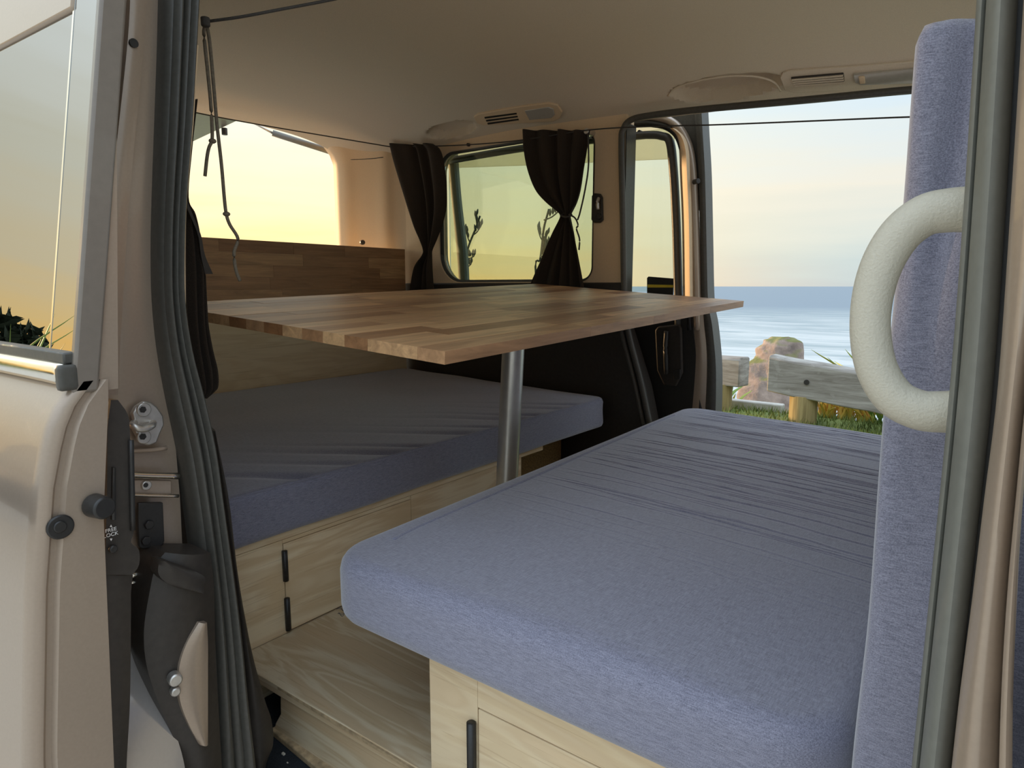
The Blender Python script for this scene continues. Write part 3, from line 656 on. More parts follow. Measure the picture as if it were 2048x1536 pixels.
obj('latch_lever', ribbon([(935, 226, 231), (1040, 224, 232)], PXX(XF - .008), (-.01, 0, 0), .001, 2, 2), 'black_plastic', lt)
obj('latch_screw', CY(PX(224, 1097, XF - .010), (1, 0, 0), .0045, .005, 16), 'black_plastic', lt, bevel=.0015)
obj('latch_ridge', T([PX(262, 880, XF - .01), PX(264, 980, XF - .01), PX(266, 1060, XF - .01)], .003, 8, 3), 'black_plastic', lt, smooth=True)
for txt, py_ in (('FREE', 1063), ('LOCK', 1072.5)):
    cu = bpy.data.curves.new('lettering', 'FONT'); cu.body = txt; cu.size = .0056; cu.align_x = 'CENTER'; cu.extrude = .0002
    to = bpy.data.objects.new('lettering', cu); p = PX(222, py_, XF - .0095)
    COL.objects.link(to); to.parent = lt; cu.materials.append(MATS['white_ink'])
    to.matrix_local = Matrix.Translation(p + Vector((0, 0, CZ)) - ROOT[lt]) @ Matrix(((0, 0, 1), (1, 0, 0), (0, 1, 0))).to_4x4()
for py_, s_ in ((1052, 1), (1079, -1)):
    obj('arrow_mark', PSolid([PX(219.5, py_ + 2 * s_, XF - .0095), PX(224.5, py_ + 2 * s_, XF - .0095), PX(222, py_ - 3 * s_, XF - .0095)], (.0003, 0, 0)), 'white_ink', lt)
obj('inner_trim', ribbon([(1150, 211, 266), (1185, 211, 262), (1230, 211, 262), (1400, 212, 260), (1536, 214, 253), (1680, 214, 250)], PXX(XF - .02), (-.3, .0, 0), .002), 'dark_trim', d1, smooth='auto')
hd = PY(2, 1035, .19); obj('outer_handle', cushion(hd.x - .2, hd.x + .012, hd.y - .03, hd.y - .005, hd.z - .022, hd.z + .022, .011, .010, 16, 6, 6), 'black_plastic', d1, smooth=True)

# ------------------------------------------------------------------ front door pillar on the right
t2 = thing('trim_2', (.02, .42, -.80), 'grey green door seal and bronze pillar in front of the backrest', kind='structure')
PYY = lambda y: (lambda a, c: PY(a, c, y))
obj('pillar_trim', ribbon([(-80, 1962, 2060), (400, 1930, 2050), (860, 1898, 2010), (1200, 1862, 1960), (1620, 1818, 1900)], PYY(.45), (0, .05, 0), 0, ext=(.53, -.80)), 'beige_plastic', t2, smooth='auto')
obj('seal_lip', ribbon([(-80, 1958, 1982), (400, 1928, 1950), (768, 1900, 1922), (1100, 1868, 1888), (1620, 1814, 1834)], PYY(.43), (0, .02, 0), .004, ext=(.53, -.80)), 'rubber_grey', t2, smooth='auto')
obj('door_seal', ribbon([(-80, 1978, 2040), (400, 1946, 2012), (768, 1918, 1986), (1100, 1885, 1950), (1620, 1830, 1892)], PYY(.42), (0, .03, 0), .012, 8, ext=(.53, -.80)), 'rubber_grey', t2, smooth='auto')
obj('pillar_gap', ribbon([(-80, 2030, 2060), (400, 2002, 2030), (768, 1976, 2000), (1100, 1942, 1962), (1620, 1884, 1904)], PYY(.425), (0, .02, 0), 0, ext=(.53, -.80)), 'black_plastic', t2, smooth='auto')
obj('pillar_metal', ribbon([(-80, 2052, 2140), (400, 2022, 2110), (768, 1996, 2058), (1000, 1968, 2034), (1200, 1944, 2016), (1400, 1918, 2004), (1620, 1894, 1998)], PYY(.40), (0, .04, 0), .010, 10, ext=(.53, -.80)), 'paint', t2, smooth='auto')
obj('pillar_edge', ribbon([(-80, 2136, 2150), (400, 2108, 2122), (768, 2056, 2070), (1000, 2032, 2046), (1200, 2014, 2034), (1400, 2002, 2026), (1620, 1996, 2024)], PYY(.385), (0, .05, 0), .002, 4, ext=(.53, -.80)), 'paint', t2, smooth='auto')
fd = thing('door_4', (.35, .36, GZ + .25), 'closed front door edge beside the pillar', kind='structure')
obj('door_body', B(.03, 1.1, .34, .39, -.90, -.10), 'paint', fd, bevel=.012)
obj('door_frame', B(.05, .10, .385, .405, -.10, .52), 'paint', fd, bevel=.006)

# grab handle
gh = thing('grab_handle', PY(1905, 850, .47), 'beige D-shaped grab handle on the front door pillar', 'grab handle')
hp = [(1945, 419), (1900, 421), (1850, 432), (1802, 470), (1766, 530), (1747, 600), (1744, 670), (1757, 738), (1790, 792), (1838, 818), (1885, 823), (1930, 822)]
obj('grip', T([PY(a, c, .46) + Vector((0, -.006 * math.sin(math.pi * k / 11), 0)) for k, (a, c) in enumerate(hp)], lambda u: .0112 + .0014 * abs(2 * u - 1), 18, 6, (0, 1, 0), flat=.85), 'beige_plastic', gh, smooth=True)

# ================================================================== FURNITURE
# plywood step on the floor between the benches
sp_ = thing('plywood_platform', (-.55, 1.2, -.785), 'grey-stained plywood platform on the floor between the two benches', 'platform')
obj('top_sheet', PSolid([(-1.088, .60, -.693), (-1.04, .595, -.693), (-.594, .60, -.693), (-.594, 1.96, -.693), (-1.088, 1.96, -.693)], (0, 0, .018)), 'ply_floor', sp_, bevel=.001)
bm = bmesh.new(); fr = [(-.955, -.694), (-.60, -.694), (-.60, -.785), (-.985, -.785), (-.975, -.76), (-.958, -.735), (-.957, -.715)]
poly_solid(bm, [(x, .604, z) for x, z in fr], (0, .02, 0)); obj('riser', bm, 'ply_floor', sp_, bevel=.001)
obj('bottom_strip', PSolid([(-.985, .600, -.785), (-.60, .572, -.785), (-.60, .572, -.772), (-.985, .598, -.772)], (0, .03, 0)), 'wood_edge', sp_, bevel=.002)
obj('edge_veneer', B(-1.03, -.604, .596, .601, -.682, -.677), 'wood_edge', sp_)
# crumbs on the carpet
bm = bmesh.new()
for k in range(70):
    x = random.uniform(-1.05, -.70); y = random.uniform(.46, .60); s = random.uniform(.0012, .003)
    box(bm, x - s, x + s, y - s * .6, y + s * .6, -.785, -.785 + s)
obj('wood_crumbs', bm, 'crumb', label='pale wood crumbs scattered on the dark carpet', cat='crumbs', kind='stuff')

# rear bench
rb = thing('rear_bench', (-1.55, 1.05, -.785), 'pale plywood bench box carrying the rear mattress', 'bench')
FX = -1.09
obj('lid', B(-2.03, FX, .53, 1.60, -.484, -.467), 'ply_y', rb, bevel=.001)
obj('face_panel', B(FX - .016, FX, .53, .7105, -.675, -.4845), 'ply_y', rb)
obj('top_strip', B(FX - .016, FX, .711, 1.052, -.4915, -.4845), 'ply_y', rb)
obj('face_panel', B(FX - .016, FX, 1.0545, 1.49, -.675, -.4845), 'ply_y', rb)
dr = obj('door', B(FX - .016, FX + .001, .7125, 1.0525, -.672, -.493), 'ply_y', rb, bevel=.0008)
for z0, z1 in ((-.566, -.505), (-.668, -.602)):
    obj('hinge', T([(FX + .005, .7112, z0), (FX + .005, .7112, z1)], .0055, 12, 2, (1, 0, 0)), 'black_plastic', dr, smooth=True)
obj('side_panel', B(-2.03, FX - .017, .53, .546, -.785, -.4845), 'ply_x', rb)
obj('side_panel', B(-2.03, FX - .017, 1.475, 1.49, -.785, -.4845), 'ply_x', rb)
obj('base', B(FX - .018, FX - .001, .55, 1.47, -.785, -.676), 'ply_y', rb)

def rear_disp(p, k, sd):
    d = -1.07 - p.x
    if k > .9:
        if d > 0: p.z += .030 * min(1, d / .9)
        e = math.exp(-max(0, d - .02) / .10) * min(1, max(0, d) / .02)
        q = p.y * 1.0 + d * .9
        w = sum(a * max(0, 1 - abs(q - c) / s) ** 1.5 for c, s, a in ((.78, .035, .8), (.90, .03, .5), (1.02, .04, 1), (1.10, .025, .7), (1.27, .035, .8), (1.36, .02, .6), (1.50, .04, .9), (1.58, .025, .9), (1.70, .03, .6), (1.79, .03, .7)))
        p.z -= .013 * e * w
        p.z += .003 * nz3(p.x, p.y, 0, 5)
    else: p.x += .004 * nz3(0, p.y, p.z * 3, 6) if abs(p.x + 1.07) < .02 else 0
    return p
rm = thing('mattress', (-1.55, 1.25, -.467), 'dark grey fabric mattress on the rear bench under the table', 'mattress')
obj('cover', cushion(-2.035, -1.068, .55, 1.945, -.466, -.370, .035, .012, 120, 180, 8, rear_disp), 'fabric', rm, smooth=True)
obj('piping', T([(-1.95, .556, -.368), (-1.11, .556, -.372), (-1.082, .572, -.372), (-1.0735, .62, -.3715), (-1.0735, 1.2, -.3715), (-1.0735, 1.85, -.3715), (-1.078, 1.905, -.3725), (-1.092, 1.926, -.373)], .0028, 8, 5), 'fabric', rm, smooth=True)

# front bench
fb = thing('front_bench', (-.28, 1.2, -.785), 'pale plywood bench box with a black hinge, under the front mattress', 'bench')
FY = .60
obj('lid', B(-.59, .05, FY + .001, 1.95, -.485, -.468), 'ply_x', fb)
obj('face_panel', B(-.592, -.5075, FY, FY + .016, -.785, -.4855), 'ply_x', fb)
obj('top_strip', B(-.507, .05, FY, FY + .016, -.535, -.4855), 'ply_x', fb)
dr = obj('door', B(-.5055, -.06, FY - .001, FY + .015, -.78, -.5365), 'ply_x', fb, bevel=.0008)
obj('hinge', T([(-.5135, FY - .006, -.70), (-.5135, FY - .006, -.556)], .0062, 12, 2, (1, 0, 0)), 'black_plastic', dr, smooth=True)
obj('side_panel', B(-.592, -.576, FY + .017, 1.95, -.785, -.4855), 'ply_y', fb)
obj('face_panel', B(-.058, .05, FY, FY + .016, -.785, -.5355), 'ply_x', fb)

def front_disp(p, k, sd):
    fl = max(0, min(1, (-.075 - p.x) / .665)); fy = (p.y - .547) / 1.42
    x0, y0 = p.x, p.y
    p.x -= .048 * fl * max(0, fy)
    p.y -= max(0, fy) * .20 * (x0 + .74) if x0 > -.74 else 0
    if k > .9:
        edge = min(1, max(0, sd - .006) / .03); h = 0
        for c, am, wd, xs, xe, ph in CREASES:
            dy = y0 - c + .05 * (x0 + .4)
            if -.04 < dy < .04 and xs < x0 < xe:
                dy -= .012 * noise.noise(Vector((x0 * 5, ph, 0))) + .0035 * noise.noise(Vector((x0 * 22, ph, 4)))
                if abs(dy) < wd * 3.2:
                    t = dy / wd; h += am * min(1, (x0 - xs) * 9, (xe - x0) * 9) * (t * math.exp(.5 - t * t / 2) * .7 + .5 * math.exp(-t * t))
        p.z += h * edge
        p.z += .004 * nz3(x0, y0, 2, 3) * edge
        p.z += .006 * math.sin(math.pi * max(0, min(1, (x0 + .74) / .66))) * edge
    return p
CREASES = []
cy_ = .82; rc = random.Random(5)
while cy_ < 1.93:
    for q in range(rc.choice((1, 2, 2, 3))):
        xs = -.74 if rc.random() < .6 else rc.uniform(-.7, -.4); xe = 0 if rc.random() < .6 else rc.uniform(-.35, -.1)
        CREASES.append((cy_ + q * rc.uniform(.005, .009), rc.uniform(.0006, .0013) * min(1, (cy_ - .75) * 3.2), rc.uniform(.0015, .0026), xs, xe, rc.uniform(0, 90)))
    cy_ += rc.uniform(.014, .046) * (1.25 - .45 * (cy_ - .8))
fm = thing('mattress', (-.42, 1.2, -.468), 'blue-grey fabric mattress with crosswise creases on the front bench', 'mattress')
obj('cover', cushion(-.752, -.078, .547, 1.968, -.467, -.370, .070, .024, 100, 1050, 8, front_disp), 'fabric_creased', fm, smooth=True)
obj('piping', T([(-.700, .640, -.3685), (-.708, .70, -.3685), (-.716, .90, -.368), (-.738, 1.3, -.368), (-.755, 1.65, -.3675), (-.761, 1.80, -.369)], .0030, 8, 8), 'fabric', fm, smooth=True)
bm = bmesh.new()
for k in range(5):
    p = PY(690, 1226, .60); q = p + Vector((-.012 - .004 * k, -.002 + .002 * k, -.002 - .003 * (k % 3))); tube(bm, [p, (p + q) / 2 + Vector((0, 0, .003 * (k - 2))), q], .0004, 5, 4)
obj('loose_threads', bm, 'cord', fm, smooth=True)

bk = thing('backrest_cushion', (0, 1.2, -.47), 'tall upright grey fabric backrest cushion behind the grab handle', 'cushion')
def back_disp(p, k, sd):
    p.x += .006 * nz3(p.y, p.z, 0, 4); 
    if p.y < .60:
        p.y += .008 * nz3(p.x * 2.2, p.z * .8, 5, 9)
        p.y += .010 * max(0, 1 - abs(p.x + .045 - .05 * max(0, p.z)) / .012) * max(0, min(1, (p.z + .10) * 6)) 
    p.z += .05 * (p.x + .07) if k > .9 else 0
    return p
obj('cover', cushion(-.072, .065, .53, 1.90, -.468, .172, .014, .012, 40, 60, 60, back_disp), 'fabric', bk, smooth=True)

# table
TA = Vector((-.977, 1.056, -.140)) * .59
e1 = Vector((-.036, .999, .031)).normalized(); e2 = Vector((-.997, -.006, .071)); e2 = (e2 - e1 * e1.dot(e2)).normalized(); en = e2.cross(e1); en = en if en.z > 0 else -en
TL, TW, TT = 2.217 * .59, 1.2007 * .59, .0172
tb = thing('table', (-.95, 1.24, -.675), 'dark hardwood table on a single metal pole between the benches', 'table')
rws = 15; wv = TW / rws
for r in range(rws):
    u = 0; first = True
    while u < TL - 1e-4:
        l = random.uniform(.18, .42) if not first else random.uniform(.08, .4); first = False
        if TL - u - l < .09: l = TL - u
        bm = bmesh.new(); dz = random.uniform(-.00025, .00025); cs = []
        for uu in (u + .0002, u + l - .0002):
            for vv in (r * wv + .0002, (r + 1) * wv - .0002):
                for tt in (-TT, dz): cs.append(bm.verts.new(TA + e1 * uu + e2 * vv + en * tt))
        for f in ((0, 1, 3, 2), (4, 6, 7, 5), (0, 4, 5, 1), (2, 3, 7, 6), (0, 2, 6, 4), (1, 5, 7, 3)): bm.faces.new([cs[i] for i in f])
        obj('top_stave', bm, 'acacia', tb); u += l
pb = Vector((-.95, 1.24, -.470)); pd = Vector((.060, .0, 1)).normalized()
pt = pb + pd * .40; 
tpl = TA.dot(en); tt_ = (tpl - TT - pb.dot(en)) / pd.dot(en); pt = pb + pd * tt_
pbot = pb - pd * (.2005 / pd.z)
obj('pole', T([pbot, pt], .0262, 28, 2, (0, 1, 0)), 'pole_metal', tb, smooth='auto')
obj('top_flange', T([pt - en * .006, pt], .08, 28, 2, (0, 1, 0)), 'pole_metal', tb, smooth='auto')
obj('top_socket', T([pt - en * .05, pt - en * .004], .034, 28, 2, (0, 1, 0)), 'pole_metal', tb, smooth='auto')
obj('floor_socket', T([(pbot.x, pbot.y, -.6735), (pbot.x, pbot.y, -.655)], .06, 28, 2, (0, 1, 0)), 'pole_metal', tb, smooth='auto')

# rear bulkhead: plywood board below, dark hardwood staves above
rp = thing('rear_bulkhead', (-2.06, 1.25, -.785), 'bulkhead of dark wood staves over pale plywood behind the rear mattress', 'partition')
obj('plywood_board', B(-2.070, -2.052, .505, 1.978, -.785, -.052), 'ply_panel', rp)
obj('backing_board', B(-2.078, -2.0705, .505, 1.978, -.05, .150), 'ply_panel', rp)
hh = .0405
for r in range(5):
    u = .505; first = True
    while u < 1.978 - 1e-4:
        l = random.uniform(.2, .5) if not first else random.uniform(.1, .4); first = False
        if 1.978 - u - l < .12: l = 1.978 - u
        z = -.0515 + r * hh; d = random.uniform(0, .0006)
        obj('panel_stave', B(-2.070, -2.048 + d, u + .0003, u + l - .0003, z + .0002, z + hh - .0002), 'acacia_panel', rp); u += l

# ------------------------------------------------------------------ curtains, wires, cords
def curtain(rows, fn, folds, amp, nrm, n=6, nu=60, seed=0):
    bm = bmesh.new(); rr = catmull([Vector(r) for r in rows], n); out = []; nrm = Vector(nrm).normalized()
    wmax = max((fn(r[2], r[0]) - fn(r[1], r[0])).length for r in rr)
    for i, r in enumerate(rr):
        a = fn(r[1], r[0]); c = fn(r[2], r[0]); w = (c - a).length; row = []
        k = min(1, w / wmax * 1.3)
        for j in range(nu + 1):
            u = j / nu; ph = u * folds * 2 * math.pi + seed + 1.3 * math.sin(5 * u + i * .03 + seed) + .7 * math.sin(11 * u - i * .015)
            row.append(a.lerp(c, u) + nrm * (amp * (.35 + .65 * k) * math.sin(ph) + amp * .5 * math.sin(ph * .5 + 1 + seed)))
        out.append(row)
    loft(bm, out); return bm
c2 = thing('curtain', PY(1115, 600, 1.95), 'dark brown curtain tied in the middle beside the pillar, over the quarter window', 'curtain')
obj('cloth', curtain([(260, 1044, 1180), (280, 1045, 1178), (300, 1046, 1176), (340, 1054, 1170), (380, 1070, 1164), (405, 1092, 1156), (422, 1114, 1146), (431, 1122, 1141), (441, 1119, 1143), (470, 1102, 1152), (510, 1082, 1161), (565, 1058, 1172), (610, 1045, 1178)], PYY(1.955), 4.5, .013, (0, 1, 0), seed=1), 'curtain_cloth', c2, smooth=True, solid=.0015)
tie = [PY(1122, 431, 1.937), PY(1131, 434, 1.930), PY(1142, 431, 1.94), PY(1141, 428, 1.965), PY(1130, 427, 1.972), PY(1122, 431, 1.937)]
obj('tie_cord', T(tie, .0035, 8, 6), 'cord', c2, smooth=True)
obj('tie_cord', T([PY(1138, 429, 1.935), PY(1150, 436, 1.93), PY(1156, 450, 1.93), PY(1153, 458, 1.93), PY(1159, 478, 1.93), PY(1158, 500, 1.93)], .0028, 8, 6), 'cord', c2, smooth=True)
obj('tie_cord', T([PY(1176, 270, 1.935), PY(1177, 330, 1.93), PY(1170, 380, 1.93), PY(1160, 425, 1.93), PY(1155, 440, 1.93)], .0028, 8, 6), 'cord', c2, smooth=True)
c1 = thing('curtain', PY(850, 600, 1.92), 'dark brown curtain gathered in the rear corner beside the tan trim', 'curtain')
obj('cloth', curtain([(288, 783, 866), (300, 784, 880), (330, 790, 888), (380, 804, 893), (420, 816, 892), (455, 828, 883), (480, 840, 874), (500, 848, 866), (512, 845, 866), (535, 828, 868), (580, 818, 872)], PYY(1.93), 2.5, .018, (0, 1, 0), seed=2.5), 'curtain_cloth', c1, smooth=True, solid=.0015)
cn = thing('curtain', PX(405, 790, -1.0), 'dark brown curtain bunched against the near door pillar', 'curtain')
obj('cloth', curtain([(200, 384, 391), (300, 374, 380), (395, 366, 373), (430, 366, 390), (480, 364, 403), (540, 364, 410), (600, 364, 412), (650, 366, 414), (700, 368, 422), (740, 372, 431), (770, 380, 432), (783, 390, 425), (796, 398, 412)], PXX(-.98), 3, .010, (1, 0, 0), seed=.7, nu=40), 'curtain_cloth', cn, smooth=True, solid=.0015)
obj('tie_strap', ribbon([(398, 368, 373), (430, 380, 386), (470, 396, 402), (510, 402, 410), (548, 410, 426)], PXX(-.965), (-.002, 0, 0), 0, 2), 'black_plastic', cn)

# wires along the windows
wa = [PX(330, 208, -2.30), PX(390, 225, -2.28), PX(500, 246, -2.25), PX(640, 270, -2.16), PY(783, 294, 1.94)]
obj('curtain_wire', T(wa, .0022, 6, 4), 'cord', smooth=True, label='thin dark wire strung across the tailgate opening', cat='wire')
wb = [PY(783, 294, 1.945), PY(880, 292, 1.955), PY(960, 288, 1.96), PY(1045, 280, 1.955), PY(1178, 260, 1.955), PY(1300, 253, 1.955), PY(1420, 250, 1.955), PY(1600, 243, 1.955), PY(1790, 235, 1.955), PY(1930, 231, 1.95)]
obj('curtain_wire', T(wb, .0022, 6, 4), 'cord', smooth=True, label='thin dark wire strung along the far side above the open door', cat='wire')
bm = bmesh.new(); cyl(bm, PY(1172, 262, 1.955), (0, 1, 0), .010, .045, 12); obj('wire_hook', bm, 'zinc', bevel=.002, label='small metal hook holding the wire beside the tied curtain', cat='hook')
wc = [PX(414, 43, -.92), PX(480, 34, -.88), PX(560, 19, -.84), PX(665, -1, -.80), PX(800, -30, -.74)]
obj('curtain_wire', T(wc, .0020, 6, 4), 'cord', smooth=True, label='thin dark wire running forward under the headliner from the near pillar', cat='wire')
bm = bmesh.new(); cyl(bm, PX(411, 47, -.90) + Vector((0, 0, -.004)), (0, 0, 1), .006, .012, 12); obj('cord_knot', bm, 'cord', bevel=.002, label='dark knot on the wire holding the two hanging cords', cat='knot')
def cordthing(px, label, mt, knot):
    o = thing('hanging_cord', PX(px[-1][0], px[-1][1], -.91), label, 'cord')
    obj('cord', T([PX(a, c, -.91) for a, c in px], .0024, 8, 5), mt, o, smooth=True)
    k = PX(*knot, -.91); bm = bmesh.new(); bmesh.ops.create_icosphere(bm, subdivisions=2, radius=.0052, matrix=Matrix.Translation(k) @ Matrix.Diagonal((1, 1, .7, 1)))
    obj('knot', bm, mt, o, smooth=True)
cordthing([(410, 52), (408, 70), (415, 140), (421, 200), (424, 250), (424, 280), (418, 295), (414, 315), (410, 352)], 'short tan cord hanging in front of the tailgate opening, ending above the bulkhead', 'cord_tan', (425, 282))
cordthing([(414, 52), (420, 90), (428, 180), (434, 250), (443, 330), (449, 400), (453, 430), (460, 450), (476, 478), (468, 505), (472, 540), (480, 562)], 'long tan cord hanging down in front of the dark wood bulkhead', 'cord_tan', (453, 428))

# ================================================================== OUTSIDE
def on_bank(px, py):
    d = ray(px, py); lo, hi = 2.8 / d.y, 7 / d.y
    for _ in range(50):
        m = (lo + hi) / 2; p = d * m
        if p.z < bank_z(p.x, p.y): hi = m
        else: lo = m
    return d * lo
def rail(name, a, c, hgt, th, posts, label):
    t = thing(name, posts[0], label, 'barrier rail', 'timber barrier rails on the grass bank')
    a = Vector(a); c = Vector(c); d = (c - a).normalized(); nn = Vector((-d.y, d.x, 0)).normalized()
    bm = bmesh.new(); dn = Vector((0, 0, -hgt)); rows = []
    for k in range(13):
        p = a.lerp(c, k / 12); w = .006 * nz3(p.x, p.y, p.z, 6)
        sec = [p + Vector((0, 0, -.006)), p + nn * .02 + Vector((0, 0, .008)), p + nn * (th - .02) + Vector((0, 0, .008)), p + nn * th, p + nn * th + dn, p + dn]
        rows.append([q + Vector((0, 0, w)) for q in sec])
    R = loft(bm, rows, True); bm.faces.new(R[0][::-1]); bm.faces.new(R[-1]); beam = obj('beam', bm, 'timber', t, bevel=.008)
    for q in posts:
        q = Vector(q); top = a.lerp(c, max(0, min(1, (q.x - a.x) / (c.x - a.x)))).z - hgt + .01
        obj('post', T([(q.x, q.y, q.z - .10), (q.x, q.y, top)], .088, 18, 3, (0, 1, 0)), 'timber_post', t, smooth='auto')
    return t, beam
g2 = on_bank(1600, 846)
pa = PY(1537, 714, g2.y - .02)
def same_z(px, py, z): return PZ(px, py, z)
pc = PY(1716, 745, pa.y); dirn = (pc - pa).normalized()      # the rail falls with the ground towards the front of the van
r2, beam2 = rail('timber_rail', pa, pa + dirn * 1.9, .235, .16, [(g2.x, g2.y + .06, g2.z)], 'weathered grey timber rail with a bolt hole, in front of the sea rock')
bm = CY(PY(1607, 764, g2.y - .12) + Vector((0, 0, 0)), (0, 1, 0), .017, .2, 16)
hole = PY(1607, 764, g2.y); s = (hole.x - pa.x) / dirn.x; q = pa + dirn * s; hole = PY(1607, 764, q.y); bm.free()
obj('bolt_hole', CY(hole + Vector((.02, -.004, 0)), (dirn.y, -dirn.x, 0), .017, .004, 16), 'black_plastic', r2)
g1 = on_bank(1436, 822)
pe = PY(1480, 719, g1.y)
rail('timber_rail', pe + Vector((-1.8, .30, 0)), pe, .205, .15, [(g1.x - .02, g1.y + .08, g1.z)], 'short weathered timber rail end showing beside the far door edge')

obj('concrete_kerb', PSolid([(-3.4, 5.05, bank_z(-2.5, 5.1) - .08), (-1.30, 5.00, bank_z(-1.3, 5.05) - .08), (-1.30, 5.08, bank_z(-1.3, 5.05) - .08), (-3.4, 5.13, bank_z(-2.5, 5.1) - .08)], (0, 0, .15)), 'concrete', label='low pale concrete kerb behind the timber rails', cat='kerb', bevel=.01)
bm = bmesh.new()
for k in range(16000):
    x = random.uniform(-3.6, .6); y = random.uniform(3.1, 5.3); z = bank_z(x, y); h = random.uniform(.02, .06); a = random.uniform(0, 6.28); w = .004
    lx, ly = math.cos(a) * h * .6, math.sin(a) * h * .6
    v = [bm.verts.new((x - w * math.sin(a), y + w * math.cos(a), z - .004)), bm.verts.new((x + w * math.sin(a), y - w * math.cos(a), z - .004)), bm.verts.new((x + lx, y + ly, z + h))]
    bm.faces.new(v)
obj('bank_grass', bm, 'grass', label='short green grass blades on the clifftop bank', cat='grass', kind='stuff')

def blade(bm, base, tip, w, sag):
    base = Vector(base); tip = Vector(tip); mid = (base + tip) / 2 + Vector((0, 0, sag)); pts = catmull([base, mid, tip], 5); d = (tip - base).normalized(); side = d.cross(Vector((0, 1, .3))).normalized()
    side = (side + Vector((0, .2, 0))).normalized(); L = []
    for i, p in enumerate(pts):
        u = i / (len(pts) - 1); ww = w * (1 - u) ** .6 * min(1, .4 + 3 * u); nrm = d.cross(side) * ww * .35
        L.append([p - side * ww, p - nrm, p + side * ww])
    loft(bm, L)
def flax(name, base, tips, w, mat, label, cat='plant', group=None):
    t = thing(name, base, label, cat, group); base = Vector(base)
    for tip in tips:
        bm = bmesh.new(); o = base + Vector((random.uniform(-.05, .05), random.uniform(-.05, .05), 0)); tip = Vector(tip)
        blade(bm, o, tip, w * random.uniform(.7, 1.2), .18 * (tip - o).length * random.uniform(.5, 1)); obj('leaf', bm, mat, t, smooth=True, solid=.002)
    return t
yb = 5.0
fbp = PY(1775, 800, yb); fbp.z = bank_z(fbp.x, fbp.y) - .02
tips = [PY(a, c, yb + random.uniform(-.3, .3)) for a, c in ((1622, 699), (1668, 722), (1658, 735), (1676, 733), (1700, 672), (1690, 698), (1720, 640), (1770, 620), (1840, 640), (1880, 680), (1655, 715), (1740, 660))]
flax('flax_plant', fbp, tips, .020, 'leaf', 'green flax plant with long pointed leaves behind the timber rail')
for bx, lb in ((1652, 'yellow leafy plant growing beside the round timber post'), (1692, 'orange tinged leafy plant between two yellow ones under the timber rail'), (1732, 'yellow leafy plant under the timber rail, close to the green flax')):
    p = PY(bx, 822, 5.15); p.z = bank_z(p.x, p.y) - .02
    flax('dry_plant', p, [p + Vector((random.uniform(-.10, .10), random.uniform(-.10, .10), random.uniform(.08, .26))) for _ in range(46)], .012, 'leaf_dry', lb, 'plant', 'dry plants under the rail')
p = PY(1448, 800, 5.6); p.z = bank_z(p.x, p.y) - .02
flax('flax_plant', p, [p + Vector((random.uniform(-.2, .25), random.uniform(-.2, .2), random.uniform(.15, .4))) for _ in range(12)], .02, 'leaf', 'small green leafy plant at the cliff edge beside the far door')

# sea stack
rk = bmesh.new(); RB = PZ(1550, 822, SEA); rows = []
rr = catmull([Vector(r) for r in ((674, 1553, 1578), (680, 1535, 1590), (692, 1516, 1597), (706, 1508, 1600), (722, 1501, 1604), (745, 1491, 1606), (765, 1480, 1614), (790, 1474, 1625), (822, 1466, 1642), (845, 1455, 1655))], 5)
for r in rr:
    a = PY(r[1], r[0], RB.y); c = PY(r[2], r[0], RB.y); ce = (a + c) / 2; w = (c - a).length / 2; row = []
    ax = (c - a).normalized(); ay = Vector((0, 0, 1)).cross(ax)
    for k in range(48):
        t = 2 * math.pi * k / 48; d = ax * math.cos(t) + ay * math.sin(t) * .85; p = ce + d * w
        row.append(p + d * (2.2 * nz3(p.x, p.y, p.z, .14) + 1.1 * nz3(p.x, p.y, p.z, .4)) + Vector((0, 0, .5 * nz3(p.x, p.y, p.z, .4))))
    rows.append(row)
R = loft(rk, rows, True); rk.faces.new(R[0][::-1]); rk.faces.new(R[-1])
obj('sea_stack', rk, 'rock', smooth=True, label='tall rock stack with green top standing in the surf', cat='rock')

# flax flower stalks seen through the quarter window
def stalk(px, side, label):
    pts = [PY(a, c, 3.6) for a, c in px]; g = pts[0].copy(); g.z = bank_z(g.x, g.y) - .02; g.x += .15
    t = thing('flax_stalk', g, label, 'plant')
    obj('stem', T([g] + pts, .007, 8, 5), 'stalk', t, smooth=True)
    for (a, c, e, f) in side:
        b0 = PY(a, c, 3.6); b1 = PY(e, f, 3.55); tw = obj('twig', T([b0, (b0 + b1) / 2 + Vector((0, 0, -.01)), b1], .0045, 6, 4), 'stalk', t, smooth=True)
        for k in range(4):
            q = b0.lerp(b1, .4 + .2 * k); dd = Vector((random.uniform(-.3, .3), random.uniform(-.3, .3), 1)).normalized()
            obj('seed_pod', T([q, q + dd * .022, q + dd * .05], lambda u: .001 + .009 * math.sin(math.pi * min(.97, max(.05, u))), 6, 3), 'stalk', tw, smooth=True)
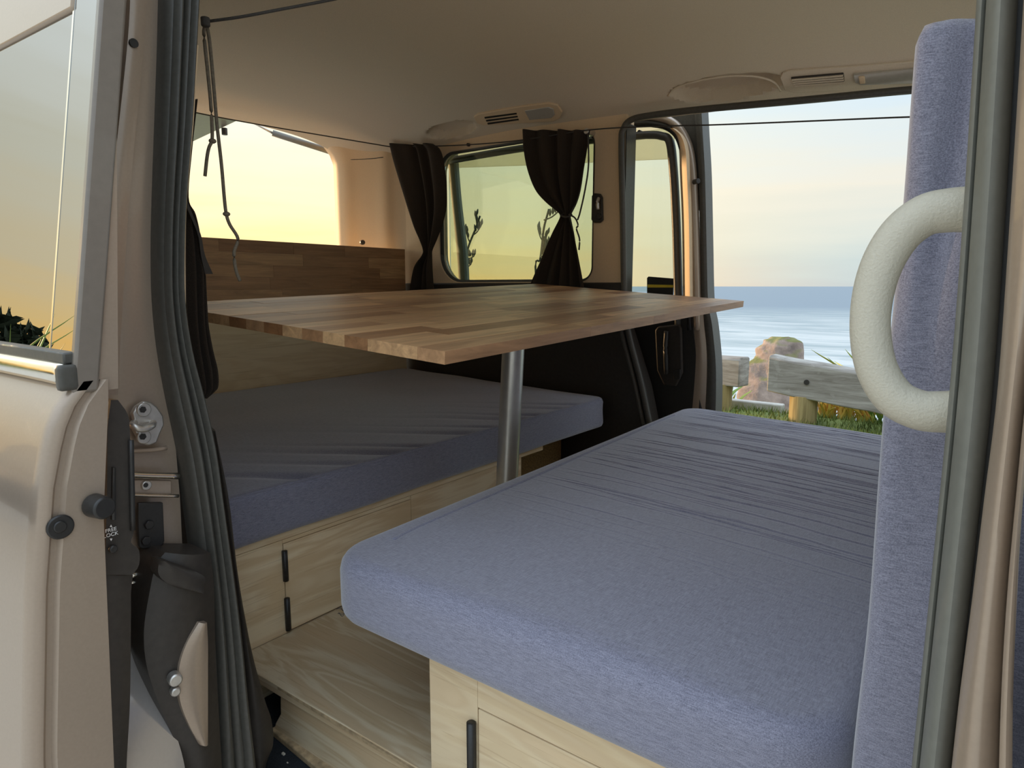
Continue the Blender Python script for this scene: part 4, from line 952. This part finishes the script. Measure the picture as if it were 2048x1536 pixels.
stalk([(924, 556), (930, 520), (938, 490), (950, 460), (960, 432)], [(932, 515, 948, 512), (930, 520, 920, 480), (940, 485, 932, 462), (946, 470, 962, 452), (954, 450, 952, 432), (928, 535, 942, 528)], 'dark flax stalk with seed pods seen through the middle of the quarter window')
stalk([(1072, 560), (1080, 520), (1084, 490), (1088, 455), (1098, 418)], [(1088, 440, 1118, 422), (1084, 480, 1076, 458), (1082, 500, 1094, 470), (1083, 495, 1098, 488), (1080, 515, 1092, 500)], 'dark flax stalk with seed pods seen beside the tied curtain')

# hedge and flax on the near side, mirrored in the sliding door window
def bush(c, rx, ry, rz, label):
    t = thing('hedge', (c[0], c[1], GZ), label, 'hedge', 'hedge bushes behind the car park'); bm = bmesh.new()
    for k in range(1400):
        u = random.uniform(-1, 1); a = random.uniform(0, 6.28); s = math.sqrt(1 - u * u); r = random.uniform(.8, 1.05)
        p = Vector((c[0] + rx * s * math.cos(a) * r, c[1] + ry * s * math.sin(a) * r, GZ + rz * abs(u) * r)); q = Vector((random.gauss(0, 1), random.gauss(0, 1), random.gauss(0, 1))).normalized() * .18
        o = q.orthogonal().normalized() * .07; bm.faces.new([bm.verts.new(p - q), bm.verts.new(p + o), bm.verts.new(p + q), bm.verts.new(p - o)])
    obj('foliage', bm, 'bush', t); bm = bmesh.new(); bmesh.ops.create_icosphere(bm, subdivisions=3, radius=1, matrix=Matrix.Translation((c[0], c[1], GZ)) @ Matrix.Diagonal((rx * .85, ry * .85, rz * .85, 1)))
    obj('core', bm, 'bush', t, smooth=True)
for k in range(6):
    bush((-13.5, 1.5 - 2.4 * k, 0), .98, .98, random.uniform(1.3, 1.7), 'dark rounded hedge bush behind the car park')
for bx, by in ((-8.2, -2.0), (-7.4, -1.3)):
    p = Vector((bx, by, GZ))
    flax('flax_plant', p, [p + Vector((random.uniform(-.7, .7), random.uniform(-.7, .7), random.uniform(.6, 1.7))) for _ in range(22)], .035, 'leaf', 'tall flax plant at the rear of the car park, mirrored in the door window', group='flax at the rear of the car park')
